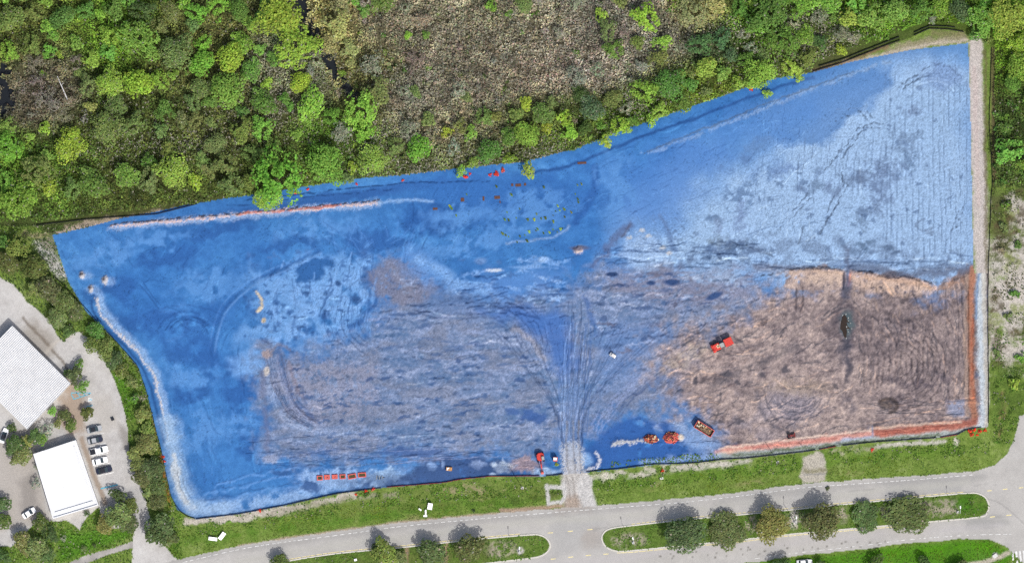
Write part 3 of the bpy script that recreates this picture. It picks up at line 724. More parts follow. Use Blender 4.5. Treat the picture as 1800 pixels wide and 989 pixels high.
# wet ditch
S([(1487, 440), (1490, 458), (1489, 480), (1487, 520)], 12, (108, 114, 146), 5, 5, op=.75, brk=.12, bs=14, z=-.25)
S([(1484, 480), (1483, 505)], 4, (64, 72, 104), 2, 1, op=.85)
B(1487, 570, 36, 46, (100, 92, 100), .7, warp=14, op=.65, brk=.2)
S([(1487, 515), (1487, 545), (1486, 580), (1488, 620), (1490, 668)], 13, (84, 88, 106), 9, 11, op=.6, brk=.25, bs=20, z=-.25)
S([(1489, 600), (1490, 640), (1490, 668)], 7, (66, 74, 100), 5, 5, op=.55, brk=.25, bs=18)
B(1488, 568, 12, 22, (90, 112, 120), .5, op=.8); S([(1489, 698), (1493, 712), (1497, 720)], 12, (104, 102, 118), 6, 5, op=.6, brk=.3)
# orange berms in the south-east corner
S([(1700, 486), (1698, 560), (1698, 640), (1700, 728)], 8, (176, 152, 138), 3, 2, op=.8)
S([(1708, 470), (1706, 540), (1706, 620), (1708, 690), (1713, 740)], 11, (192, 136, 110), 3, 2.5, op=.95, sp=.2, z=.4)
S([(1709, 560), (1708, 640), (1711, 700)], 4, (192, 114, 88), 2, 1.5, op=.75, brk=.3, bs=12, sp=.3); S([(1703, 500), (1703, 600), (1704, 700)], 1.4, (116, 76, 64), 1, 1, op=.8, brk=.3)
S([(1711, 560), (1711, 640), (1714, 700)], 1.4, (130, 74, 60), 1, 1, op=.6, brk=.35)
S([(1535, 764), (1600, 756), (1670, 752), (1712, 744), (1724, 738)], 19, (192, 122, 106), 4, 4, op=.98, sp=.15, z=.45)
S([(1535, 767), (1600, 759), (1650, 757)], 10, (186, 102, 88), 3, 3, op=.7, brk=.25, sp=.2)
for k in range(9):
    S([(1540, 756 + k * 1.9), (1600, 749 + k * 1.9), (1700, 742 + k * 1.4)], 1.2, R.choice([(150, 76, 66), (228, 150, 126)]), .8, 1, op=.5, brk=.4, bs=14)
S([(1530, 754), (1600, 746), (1690, 742)], 4, (214, 186, 166), 2, 2, op=.8)
S([(1264, 794), (1330, 786), (1420, 776), (1530, 762)], 14, (222, 164, 150), 3.5, 3.5, op=.98, sp=.2, z=.25)
S([(1264, 788), (1330, 779), (1420, 769), (1530, 755)], 3.5, (226, 202, 184), 2, 2, op=.85, sp=.2); S([(1310, 787), (1400, 778), (1470, 770)], 3, (222, 132, 120), 2, 2, op=.6, sp=.4)
S([(1260, 797), (1320, 790)], 5, (222, 190, 166), 2, 2, op=.7, sp=.4)
S([(1535, 770), (1533, 750)], 3, (150, 160, 190), 1.5, 1, op=.8); S([(1480, 774), (1530, 769)], 7, (170, 186, 214), 3, 2, op=.9)
S([(1262, 803), (1320, 798), (1420, 788), (1480, 780), (1540, 773), (1640, 765), (1700, 756), (1734, 750)], 12, (168, 178, 176), 4, 2, op=.95, sp=.3)
S([(1290, 800), (1420, 787), (1540, 773), (1650, 765)], 5, (112, 130, 92), 3, 3, op=.7, sp=.6)
S([(1725, 478), (1724, 560), (1726, 640), (1729, 720), (1724, 748)], 15, (196, 206, 214), 5, 2, op=.95, sp=.35)
S([(1729, 480), (1732, 560), (1734, 650), (1735, 748)], 9, (206, 202, 190), 3, 2, op=.8, sp=.4); S([(1722, 480), (1717, 520), (1717, 560)], 4, (130, 160, 204), 2, 2, op=.8)
# blue south-east hollow, its cream windrow and weeds
P([(1082, 742), (1120, 732), (1165, 742), (1196, 762), (1215, 788), (1260, 806), (1190, 812), (1100, 820), (1060, 826), (1035, 826), (1030, 796), (1055, 768)], (58, 110, 190), 8, 7, 20, op=.92, brk=.12, bs=18)
P([(1180, 745), (1240, 745), (1262, 780), (1250, 800), (1215, 790)], (152, 178, 222), 12, 8, 18, op=.7)
S([(1130, 815), (1200, 806), (1262, 800)], 12, (160, 184, 222), 6, 5, op=.6, sp=.4)
S([(1082, 783), (1100, 778), (1118, 774), (1140, 776)], 8, (204, 200, 186), 4, 4, op=.75, sp=.75, brk=.2, bs=7, z=.4)
S([(1048, 798), (1053, 810), (1048, 820), (1030, 827)], 6.5, (212, 208, 204), 3, 3, op=.7, sp=.75, brk=.15, z=.3)
B(1030, 808, 12, 10, (132, 172, 224), .5); B(1197, 768, 6, 6, (216, 206, 190), .5, sp=.5, z=.4)
# south edge: dark damp sheets and pale dry islands
P([(600, 866), (690, 842), (735, 815), (800, 802), (880, 806), (905, 826), (900, 834), (850, 838), (760, 850), (680, 858)], (70, 100, 158), 8, 9, 24, op=.9, brk=.1, bs=20)
for (x, y, rx, ry, c) in [(885, 818, 22, 9, (196, 208, 222)), (925, 815, 28, 11, (166, 146, 148)), (865, 832, 8, 3, (176, 196, 222)), (780, 815, 4, 7, (140, 166, 210)), (760, 820, 10, 6, (130, 160, 208)), (670, 838, 34, 14, (160, 190, 226)),
                          (840, 814, 14, 7, (140, 160, 200)), (720, 795, 60, 8, (82, 116, 180)), (960, 828, 26, 8, (160, 186, 220)), (940, 730, 24, 12, (72, 112, 184)), (900, 722, 12, 6, (84, 120, 186)), (585, 838, 60, 12, (150, 182, 228)), (495, 830, 16, 5, (62, 110, 180)), (545, 855, 18, 8, (70, 112, 180))]:
    B(x, y, rx, ry, c, .4, warp=min(rx, ry) * .7, ws=10, op=.85, sp=.15)
for k in range(12):
    S([(620 + R.uniform(0, 80), 800 + R.uniform(-10, 20)), (760 + R.uniform(0, 160), 795 + R.uniform(-10, 16))], 1.3, R.choice([(60, 88, 144), (146, 158, 196), (120, 116, 136)]), .9, 2, op=.55, brk=.35, bs=24)
for k in range(60):
    x = R.uniform(800, 1000); y = R.uniform(455, 525)
    B(x, y, R.uniform(4, 18), R.uniform(1.5, 4), R.choice([(124, 168, 228), (140, 178, 230), (84, 126, 190), (160, 190, 230)]), .5, rot=R.uniform(-.3, .3), warp=4, ws=8, op=.55, brk=.3, bs=7)
S([(735, 455), (770, 475), (810, 498), (850, 510)], 16, (132, 176, 232), 7, 5, op=.7, brk=.25, bs=12)
for k in range(40):
    x = R.uniform(440, 660); y = R.uniform(440, 560)
    S([(x, y), (x - R.uniform(0, 8), y + R.uniform(16, 50))], R.uniform(1.5, 4), R.choice([(132, 176, 232), (118, 166, 228), (70, 120, 192)]), 1.5, 3, op=.5, brk=.3, bs=14)
P([(1200, 440), (1330, 415), (1500, 420), (1700, 440), (1710, 475), (1480, 470), (1340, 470), (1210, 465)], (116, 138, 176), 12, 10, 24, op=.5, brk=.4, bs=16, sp=.2)
P([(600, 850), (690, 830), (760, 812), (890, 812), (905, 832), (800, 842), (690, 856)], (72, 102, 156), 8, 9, 22, op=.6, brk=.2, bs=16)
# ---- machine scratches: darker and paler than whatever they cross
def D(pts, width, fac, op=1.0, brk=.3, bs=10, soft=.75, z=0, warp=1.5):
    pts = smooth_pts(pts, 4)
    w = window(pts, width + warp + 4)
    x, y = warpxy(GX[w], GY[w], warp, 10)
    m = sstep(-soft, soft, width / 2 - seg_dist(x, y, pts)) * MASK[w] * op
    if brk: 
        _seed[0] += 3
        m = m * sstep(brk - .2, brk + .2, fbm(x, y, bs, _seed[0], 2))
    C[w] *= 1 + 1.15 * (np.asarray(fac, dtype=np.float32) - 1) * m[..., None]
    if z: Z[w] += z * m
DKF = [(.62, .68, .78), (.7, .74, .82), (.55, .62, .72), (.78, .8, .85)]
LTF = [(1.35, 1.25, 1.12), (1.5, 1.35, 1.15), (1.25, 1.18, 1.1)]
def scr(n, xr, yr, angf, lr, dark=.65, curve=.25, wd=(1.0, 2.2), op=.8, brk=.3, z=-.03):
    for _ in range(n):
        x = R.uniform(*xr); y = R.uniform(*yr); a = angf(x, y) + R.gauss(0, .09); l = R.uniform(*lr); c = R.uniform(-curve, curve)
        pts = [(x + math.cos(a + c * (t - .5)) * l * (t - .5), y + math.sin(a + c * (t - .5)) * l * (t - .5) + c * l * (t - .5) ** 2) for t in (0, .33, .66, 1)]
        dk = R.random() < dark
        D(pts, R.uniform(*wd), R.choice(DKF if dk else LTF), op, brk, R.uniform(5, 16), z=z if dk else -z)
scr(230, (470, 1000), (500, 820), lambda x, y: -.06 + R.gauss(0, .12), (5, 32), .68, .3, (1.2, 3.2), .75)
scr(40, (470, 1000), (760, 825), lambda x, y: -.04, (30, 110), .7, .1, (1, 2))
scr(60, (700, 1000), (480, 560), lambda x, y: .0, (20, 80), .8, .2, (1.5, 4))
scr(130, (1040, 1370), (430, 600), lambda x, y: -.12, (6, 44), .65, .3, (1.0, 3.2))
scr(70, (1060, 1340), (425, 470), lambda x, y: -.05, (14, 60), .7, .2, (1.0, 3.5))
scr(60, (1330, 1710), (450, 478), lambda x, y: .02, (16, 70), .75, .1, (1.0, 3.0))
scr(170, (1150, 1480), (500, 750), lambda x, y: -.5, (6, 40), .6, .4, (1, 2.6))
scr(90, (1160, 1480), (600, 790), lambda x, y: .05, (10, 60), .6, .5)
scr(120, (1500, 1700), (490, 600), lambda x, y: 1.1 + (x - 1600) * .003, (8, 34), .6, .5)
scr(110, (1510, 1700), (560, 700), lambda x, y: math.pi / 2 + (y - 640) * .004, (8, 40), .7, .3, (1.2, 2.4))
scr(50, (1520, 1700), (700, 750), lambda x, y: -.05, (20, 80), .6, .1)
scr(100, (110, 640), (390, 600), lambda x, y: (fbm(np.array([x]), np.array([y]), 120, 555, 2)[0] - .5) * 5, (14, 60), .55, .6, (1.0, 2.0), .5)
scr(80, (260, 460), (600, 880), lambda x, y: 1.2 + (x - 360) * .004, (14, 50), .5, .5, (1.0, 2.0), .5)
scr(60, (640, 1060), (340, 470), lambda x, y: math.atan2(y - 520, x - 700), (20, 60), .5, .3, (1.0, 2.4), .5)
scr(120, (1050, 1440), (200, 420), lambda x, y: -.42, (14, 60), .7, .3, (.9, 2.0), .5)
scr(150, (1280, 1710), (200, 470), lambda x, y: math.pi / 2 if R.random() < .7 else -.9, (10, 60), .8, .12, (.9, 1.8), .5, .35)
scr(60, (1380, 1700), (300, 470), lambda x, y: .0, (8, 36), .85, .2, (.9, 1.8), .4)
for k in range(34):        # the fan of passes running up from the gravel entrance
    t = k / 33; xe = 870 + 290 * t; ye = 560 + 60 * abs(t - .4)
    D([(1006 + (t - .5) * 34, 790), (1004 + (t - .5) * 60, 720), ((1004 + xe) / 2 + (t - .5) * 20, 650), (xe, ye)], R.uniform(1.4, 3), R.choice(DKF + [LTF[2]]), .6, .3, 18, z=-.03)
for k in range(16):
    dx = R.uniform(-22, 26)
    D([(1012 + dx, 520 + R.uniform(0, 130)), (1010 + dx, 660), (1006 + dx * .9, 780)], R.uniform(1.2, 2.6), R.choice(DKF), .7, .35, 30, z=-.04)
for (cx, cy, r0, r1, a0, a1, n) in [(1400, 690, 26, 64, .3, 2.8, 9), (560, 690, 40, 90, 1.5, 3.3, 10), (690, 560, 60, 130, 2.2, 3.6, 7), (860, 600, 40, 110, -1.4, .2, 8), (330, 590, 30, 60, -2.8, -.2, 5), (1560, 712, 6, 22, -1.2, 2.0, 4), (1250, 640, 30, 80, -2.6, -.6, 6), (1640, 180, 40, 70, -2.9, -.4, 5), (1300, 560, 40, 90, .2, 1.8, 6)]:
    for k in range(n):
        r = r0 + (r1 - r0) * k / n; 
        D([(cx + r * math.cos(a), cy + r * .8 * math.sin(a)) for a in np.linspace(a0 + R.uniform(-.2, .2), a1 + R.uniform(-.2, .2), 8)], R.uniform(1.2, 2.4), R.choice(DKF + LTF[:1]), .7, .3, 12, z=-.06)
for k in range(150):       # small damp spots
    x = R.uniform(470, 1480); y = R.uniform(480, 800)
    D([(x, y), (x + R.uniform(2, 10), y + R.uniform(-1, 1))], R.uniform(2, 5), R.choice(DKF[:3]), .75, .25, 6, 1.5)
# the dye goes on thinner than paint: a little grey comes through
lum_ = (C @ np.array((.2126, .7152, .0722), np.float32))[..., None]
q_ = (MASK * .05 * (C[..., 2] > C[..., 0] * 1.12))[..., None]
C[:] = C * (1 - q_) + lum_ * q_ * np.array((1.02, 1.0, 1.0), np.float32)
# haul road gravel
S([(1018, 905), (1013, 868), (1009, 830), (1007, 806), (1006, 792)], 38, (204, 202, 200), 9, 4, op=.85, sp=.6, brk=.1, bs=6)
S([(1005, 790), (1005, 740), (1006, 690)], 36, (138, 166, 214), 14, 5, op=.35, sp=.3)
for dx in (-10, 2, 12):
    S([(1016 + dx, 885), (1010 + dx, 840), (1006 + dx, 790), (1006 + dx, 740)], 3.5, (150, 146, 146), 2, 1.5, op=.5, sp=.4, z=-.05)
# crisper contrast between neighbouring passes of wet and dry soil
def boxblur(A, r):
    for ax in (0, 1):
        cs = np.cumsum(np.concatenate([np.repeat(np.take(A, [0], ax), r + 1, ax), A, np.repeat(np.take(A, [-1], ax), r, ax)], ax), ax, dtype=np.float64)
        n = A.shape[ax]
        A = (np.take(cs, np.arange(2 * r + 1, 2 * r + 1 + n), ax) - np.take(cs, np.arange(0, n), ax)) / (2 * r + 1)
    return A
L_ = C @ np.array((.2126, .7152, .0722), np.float32) + 1e-3
for r_, am in ((2, .32), (9, .42)):
    Mb = boxblur(MASK.astype(float), r_) + 1e-3
    Lb = boxblur(boxblur(L_ * MASK, r_) / 1.0, r_) / (boxblur(boxblur(MASK.astype(float), r_), r_) + 1e-3)
    q = np.clip(L_ / (Lb + 1e-3), .5, 1.45) ** am
    C *= np.where(MASK > 0, q, 1)[..., None].astype(np.float32)
# rough speckle of the whole site
sp = rng.random((NY, NX)).astype(np.float32)
C *= 1 + (MASK * sstep(.95, 1.5, C[..., 2] / (C[..., 0] + 1e-3)))[..., None] * np.array((.0, .03, -.0), np.float32)
Z[:] = np.where(MASK > 0, np.where(np.abs(Z) < .22, Z * .45, Z * .8), Z)
pale_ = sstep(.10, .26, C[..., 0])      # bare soil is grainier than the dyed sand
k_ = (1 + (sp - .5) * (.10 + .40 * pale_) * MASK)[..., None]; C *= k_
wn_ = rng.random((NY, NX)).astype(np.float32)
k_ = (1 - .42 * (wn_ > .965) * MASK * sstep(.35, .7, fbm(GX, GY, 40, 93, 3)))[..., None]; C *= k_
MASK = None

# ---- outside the site
OUT = ((ID == 0) | (ID == 2)).astype(np.float32)
MASK = OUT
# sandy strip and gravel by the fences
S([(1714, 78), (1717, 180), (1720, 300), (1724, 420), (1726, 480)], 25, (214, 205, 199), 4, 3, op=.97, sp=.3)
S([(1712, 120), (1716, 240), (1720, 360)], 8, (216, 200, 194), 3, 2, op=.7, sp=.4)
S([(1732, 90), (1732, 300), (1734, 480)], 6, (120, 110, 80), 3, 3, op=.7, sp=.6)
S([(1745, 90), (1746, 220), (1748, 320)], 9, (128, 116, 84), 4, 3, op=.6, sp=.6)
S([(1560, 90), (1620, 74), (1695, 66)], 12, (168, 156, 132), 5, 4, op=.8, sp=.6); S([(1480, 112), (1560, 95), (1640, 78), (1700, 72)], 7, (206, 194, 176), 3, 3, op=.85, sp=.5)
S([(1640, 58), (1690, 60)], 10, (140, 132, 98), 5, 3, op=.7, sp=.5); S([(1430, 124), (1500, 104), (1560, 82)], 6, (150, 120, 96), 3, 3, op=.7, sp=.5)
S([(120, 402), (180, 390), (260, 380), (300, 372)], 11, (178, 162, 142), 5, 4, op=.85, sp=.55); S([(100, 408), (150, 398), (200, 392)], 6, (206, 186, 172), 3, 3, op=.8, sp=.5)
P([(58, 425), (85, 425), (104, 450), (124, 490), (112, 494), (92, 478), (70, 450)], (204, 202, 196), 6, 5, 12, op=.95, sp=.5); P([(64, 415), (94, 412), (104, 440), (80, 440)], (140, 134, 116), 6, 5, 12, op=.8, sp=.5)
S([(40, 412), (80, 412)], 10, (170, 156, 126), 5, 4, op=.7, sp=.5)
P([(1742, 335), (1800, 345), (1870, 345), (1870, 640), (1745, 640)], (96, 100, 62), 14, 8, 20, op=.9, sp=.3)
P([(1742, 340), (1870, 330), (1870, 650), (1742, 650)], (214, 206, 194), 14, 10, 20, op=.95, brk=.50, bs=34, sp=.5)
P([(1742, 470), (1790, 440), (1870, 440), (1870, 580), (1742, 590)], (218, 210, 200), 14, 10, 20, op=.9, brk=.45, bs=20, sp=.5)
P([(1742, 560), (1775, 570), (1772, 610), (1742, 640)], (104, 92, 66), 10, 8, 16, op=.7, brk=.3, sp=.4)
for k in range(46):
    x = R.uniform(1745, 1800); y = R.uniform(335, 650)
    B(x, y, R.uniform(4, 14), R.uniform(4, 12), R.choice([(104, 92, 66), (96, 112, 58), (124, 150, 66), (92, 84, 62), (150, 160, 96), (222, 216, 206)]), .7, warp=6, ws=9, op=.8, brk=.35, bs=7, sp=.45)
S([(1736, 500), (1737, 620), (1736, 745)], 3.5, (216, 214, 206), 2, 2, op=.8, brk=.4, bs=30, sp=.4)
S([(1764, 690), (1762, 730), (1756, 768)], 9, (150, 124, 92), 5, 4, op=.7, brk=.3, bs=8, sp=.5)
P([(1742, 640), (1880, 640), (1880, 740), (1742, 740)], (88, 112, 48), 16, 10, 16, op=.7, brk=.4, bs=10)
# south verge: sand under the fence, rough growth, mown grass
S([(330, 916), (430, 908), (520, 892), (620, 872)], 13, (214, 206, 192), 3, 4, op=.95, sp=.45); S([(420, 912), (500, 898), (600, 880), (700, 866)], 9, (176, 170, 150), 4, 5, op=.7, sp=.6, brk=.3, bs=14)
S([(520, 905), (620, 886), (720, 872), (880, 862), (980, 858)], 22, (122, 140, 70), 9, 7, op=.75, brk=.3, bs=10, sp=.5)
S([(690, 872), (780, 862), (880, 856)], 12, (176, 164, 128), 6, 6, op=.8, brk=.52, bs=14, sp=.5)
S([(1040, 838), (1120, 832), (1200, 822), (1320, 812)], 13, (218, 211, 196), 4, 5, op=.95, brk=.38, bs=16, sp=.4)
S([(1190, 822), (1260, 817), (1312, 811)], 8, (214, 208, 196), 3, 3, op=.95, sp=.4); S([(1540, 783), (1600, 780), (1660, 776)], 7, (216, 210, 200), 3, 3, op=.9, sp=.5)
for k in range(26):
    x = R.uniform(420, 1700); y = np.interp(x, [420, 900, 1300, 1700], [925, 872, 830, 800]) + R.uniform(-6, 22)
    B(x, y, R.uniform(8, 30), R.uniform(2, 6), R.choice([(140, 150, 84), (156, 152, 104), (112, 132, 60), (86, 118, 44)]), .6, rot=-.08, warp=5, op=.6, brk=.35, bs=9, sp=.3)
B(1068, 836, 18, 6, (228, 222, 206), .4, sp=.4); S([(1460, 794), (1540, 788)], 8, (190, 184, 160), 4, 5, op=.7, brk=.4, bs=9, sp=.5); B(1680, 776, 5, 8, (222, 216, 202), .5, sp=.5)
S([(1040, 850), (1200, 836), (1340, 822), (1480, 806), (1680, 788)], 20, (104, 140, 48), 9, 7, op=.7, brk=.35, bs=9)
S([(300, 960), (440, 936), (600, 914), (780, 890), (960, 880)], 16, (84, 132, 36), 9, 7, op=.6, brk=.35, bs=18)
S([(900, 880), (960, 872), (985, 868)], 10, (78, 92, 44), 6, 5, op=.7, brk=.3, bs=8); S([(600, 905), (700, 893), (800, 886)], 9, (122, 128, 70), 5, 5, op=.5, brk=.4)
P([(1412, 800), (1440, 793), (1449, 800), (1452, 842), (1440, 848), (1412, 847), (1406, 838)], (206, 198, 184), 3, 3, 10, op=.95, sp=.4); S([(1416, 828), (1448, 828)], 8, (138, 134, 96), 4, 3, op=.7, sp=.5); S([(1412, 834), (1448, 832)], 2.5, (150, 150, 148), 1.2, 1, op=.7)
S([(1017, 892), (1014, 860), (1011, 832)], 48, (208, 204, 198), 5, 3, op=1, sp=.15)
for dx_ in (-14, -5, 6, 13): S([(1018 + dx_ * 1.2, 890), (1014 + dx_, 860), (1010 + dx_, 834)], 3, (164, 158, 152), 1.5, 1.5, op=.6, sp=.4); S([(1038, 894), (1031, 870), (1028, 846)], 22, (218, 216, 212), 5, 3, op=.9, sp=.3)
P([(985, 893), (996, 872), (1010, 868), (1018, 876), (1016, 893)], (180, 158, 138), 6, 4, op=.7, sp=.3); S([(880, 897), (940, 893), (985, 888)], 7, (186, 158, 138), 3, 2, op=.9)
for pts in [[(961, 852), (964, 885)], [(964, 884), (986, 882)], [(966, 855), (990, 856)], [(990, 850), (992, 872), (985, 884)]]:
    S(pts, 6.5, (220, 218, 214), 2, 1.5, op=.97, sp=.3)
S([(420, 960), (560, 938), (700, 919), (800, 909), (930, 898)], 6, (194, 174, 154), 2, 1.5, op=.9)
S([(220, 965), (270, 985)], 10, (120, 150, 60), 5, 4, op=.5)
# south-east lawn and its path
P([(1320, 989), (1500, 968), (1700, 948), (1740, 950), (1785, 975), (1750, 1010), (1320, 1060)], (78, 142, 22), 6, 3, op=.8); S([(1540, 972), (1640, 966), (1740, 958)], 12, (96, 160, 24), 8, 4, op=.6, brk=.3, bs=16)
S([(1695, 992), (1735, 986), (1772, 972)], 9, (206, 196, 178), 3, 2, op=.95); B(1749, 976, 5, 5, (186, 184, 178), .3)
# bank between lot and site
P([(200, 655), (222, 660), (232, 690), (236, 735), (224, 730), (212, 695)], (92, 142, 40), 8, 5, 14, op=.85); P([(100, 930), (175, 935), (230, 930), (232, 945), (150, 972), (105, 985)], (92, 144, 40), 7, 5, op=.9)
S([(130, 512), (165, 552), (215, 608), (245, 650)], 7, (104, 96, 58), 4, 3, op=.6, sp=.4); S([(262, 720), (284, 800), (297, 870)], 7, (140, 112, 60), 4, 3, op=.6, sp=.4)
S([(282, 800), (290, 850), (300, 890)], 4, (176, 106, 56), 2.5, 2, op=.6, sp=.5)
MASK = None
# road wear
MASK = (ID == 3).astype(np.float32)
P([(985, 893), (1040, 892), (1038, 898), (975, 902)], (186, 170, 156), 8, 4, op=.7); B(1040, 945, 16, 20, (192, 176, 160), .6, op=.7, rot=.5)
P([(968, 905), (1060, 898), (1060, 965), (972, 975)], (184, 184, 182), 12, 6, op=.5); P([(1560, 846), (1690, 836), (1690, 862), (1560, 872)], (178, 178, 176), 8, 4, op=.5)
for pts, c in [([(300, 985), (600, 940), (900, 908), (1200, 884), (1500, 853), (1730, 838)], (176, 174, 170)), ([(420, 985), (620, 955), (900, 922), (1200, 897), (1500, 868), (1700, 850)], (204, 202, 192)), ([(900, 1000), (1200, 968), (1500, 943), (1760, 920)], (208, 204, 202))]:
    S(pts, 11, c, 6, 3, 60, op=.6, brk=.2, bs=60)
S([(1720, 870), (1760, 885), (1800, 920)], 1.5, (150, 148, 146), 1, 1, op=.6); P([(1690, 912), (1760, 905), (1775, 918), (1700, 925)], (168, 168, 164), 8, 4, op=.6)
for k in range(46):
    x = R.uniform(300, 1780); y = np.interp(x, [300, 900, 1300, 1780], [975, 925, 885, 870]) + R.uniform(-24, 60)
    S([(x, y), (x + R.uniform(6, 60), y - R.uniform(0, 5))], R.uniform(.8, 4), R.choice([(160, 158, 154), (176, 174, 170), (214, 210, 204)]), 1, 2, op=.4, brk=.35, bs=12)
for k in range(40):
    x = R.uniform(1150, 1560); y = 985 - (x - 1150) * .052 + R.uniform(-16, 0)
    B(x, y, R.uniform(1, 2.4), R.uniform(1, 1.8), (120, 116, 108), .5, op=.8)
MASK = (ID == 4).astype(np.float32)
P([(60, 560), (100, 595), (95, 625), (70, 650), (35, 590)], (172, 164, 152), 10, 6, op=.7); P([(170, 880), (240, 850), (262, 930), (240, 930)], (190, 188, 186), 6, 4, op=.6)
P([(118, 660), (150, 690), (150, 760), (130, 770), (95, 740)], (186, 166, 146), 10, 6, 16, op=.9, sp=.25); S([(143, 770), (160, 820), (185, 885)], 9, (178, 160, 142), 3, 1.5, op=.9, sp=.2)
P([(-70, 760), (60, 750), (60, 800), (90, 910), (40, 930), (-70, 930)], (196, 188, 178), 8, 5, op=.8, sp=.15); P([(30, 850), (60, 830), (70, 890), (40, 900)], (150, 144, 138), 8, 5, op=.6)
S([(40, 560), (80, 600), (125, 655)], 5, (126, 114, 100), 3, 2, op=.8, sp=.3); P([(160, 690), (190, 690), (210, 760), (170, 760)], (206, 200, 190), 10, 6, op=.6)
P([(208, 745), (228, 760), (232, 800), (215, 790)], (140, 132, 124), 6, 4, op=.6); S([(75, 625), (100, 600), (125, 590)], 6, (214, 206, 194), 3, 1, op=.7)
MASK = (ID == 5).astype(np.float32)
for (x, y, rx, ry) in [(880, 965, 28, 14), (1110, 950, 26, 12), (1085, 950, 12, 8), (1400, 915, 30, 16), (1480, 905, 12, 14), (1660, 890, 26, 14), (1560, 900, 12, 10), (1320, 920, 10, 14), (1625, 895, 24, 14)]:
    B(x, y, rx, ry, (186, 176, 156), .5, op=.85, brk=.42, bs=6, sp=.5)
for (x, y, rx, ry) in [(915, 968, 6, 6), (1395, 912, 8, 14)]:
    B(x, y, rx, ry, (212, 206, 200), .4, op=.9, sp=.3)
P([(600, 975), (860, 950), (860, 1000), (600, 1000)], (104, 112, 60), 12, 8, op=.5, brk=.35)
for x in (715, 785): S([(x, 955), (x - 2, 995)], 7, (178, 152, 126), 3, 2, op=.85)
B(1705, 885, 24, 16, (72, 130, 26), .5, op=.7, brk=.25)
MASK = None
# flat things stay flat, soft ground gets micro relief
Z += np.where((ID == 3) | (ID == 4) | (ID == 7) | (ID == 6), 0, (fbm(GX, GY, 6, 91, 2) - .5) * np.where(ID == 1, .04, .10)).astype(np.float32)
Z[(ID == 3) | (ID == 4) | (ID == 7)] = 0.0
Z[ID == 6] = -0.1
Z[ID == 5] = Z[ID == 5] + 0.13
Z = np.clip(Z, -0.32, 3.0)
Cc = np.clip(C / K, 0.004, 0.8)

FXW = (GX - 900) * M_PX; FYW = (494.5 - GY) * M_PX
def sheet(name, ids, mat, label=None):
    fid = ID[:-1, :-1]
    jj, ii = np.nonzero(np.isin(fid, ids))
    a = jj * NX + ii
    F = np.stack([a + NX, a + NX + 1, a + 1, a], 1)
    used, inv = np.unique(F, return_inverse=True)
    V = np.stack([FXW.ravel()[used], FYW.ravel()[used], Z.ravel()[used]], 1)
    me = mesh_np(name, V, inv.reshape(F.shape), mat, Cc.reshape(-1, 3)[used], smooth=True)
    o = obj(name, me)
    return tag(o, label, None, None, "structure")
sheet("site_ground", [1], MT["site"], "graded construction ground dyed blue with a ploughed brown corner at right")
sheet("forest_floor", [2], MT["forest"], "dark soil and litter under the wood")
sheet("grass_verge", [0], MT["grass"], "rough green grass between the fences, lot and road")
sheet("road", [3], MT["road"], "pale grey asphalt road with two carriageways")
sheet("parking_lot", [4], MT["conc"], "worn pale concrete of the lot around the white buildings")
sheet("sidewalk", [7], MT["conc"], "narrow concrete walk at the lower left")
sheet("median_lawn", [5], MT["grass"], "grass and bare sand on the two road islands")
sheet("pond_and_shade_strip", [6], MT["water"], "dark water at the left edge of the wood and black strip painted as tree shade")
# the country beyond the photograph, one wide sheet a little lower
m_far = mat_plain("far_grass", raw=(0.06, 0.085, 0.03), rough=1.0, var=0.4, scale=0.05)
tag(MB().quad((-3000, -3000, -0.4), (3000, -3000, -0.4), (3000, 3000, -0.4), (-3000, 3000, -0.4)).build("ground", m_far), None, None, None, "structure")

def gz(px, py):
    i = min(max(int(round((px - X0) / STEP)), 0), NX - 1); j = min(max(int(round((py - Y0) / STEP)), 0), NY - 1)
    return float(Z[j, i])
def G(px, py):
    z = gz(px, py); v = W(px, py, 0); v.z = z; return v
# ------------------------------------------------------------------ leaves
def leaf_quads(Cn, N, size, asp=0.7, seed=0):
    """kite-shaped leaf clumps at centres Cn facing N"""
    g = np.random.default_rng(seed)
    n = len(Cn)
    r = g.normal(size=(n, 3))
    T = r - (r * N).sum(1, keepdims=True) * N
    T /= np.linalg.norm(T, axis=1, keepdims=True) + 1e-9
    U = np.cross(N, T)
    s = np.asarray(size).reshape(-1, 1)
    v = np.stack([Cn - T * s * .5, Cn + U * s * asp * .5 + T * s * .08, Cn + T * s * .55, Cn - U * s * asp * .5 + T * s * .08], 1)
    F = np.arange(n * 4).reshape(n, 4)
    return v.reshape(-1, 3), F

def tones(n, g, pale=0.0, lo=.7, hi=1.3):
    t = g.uniform(lo, hi, n)[:, None] * np.ones((1, 3))
    t *= 1 + g.normal(0, .07, (n, 3))
    p = g.random(n) < pale
    return np.concatenate([np.clip(t, .05, 3), p[:, None].astype(float)], 1)

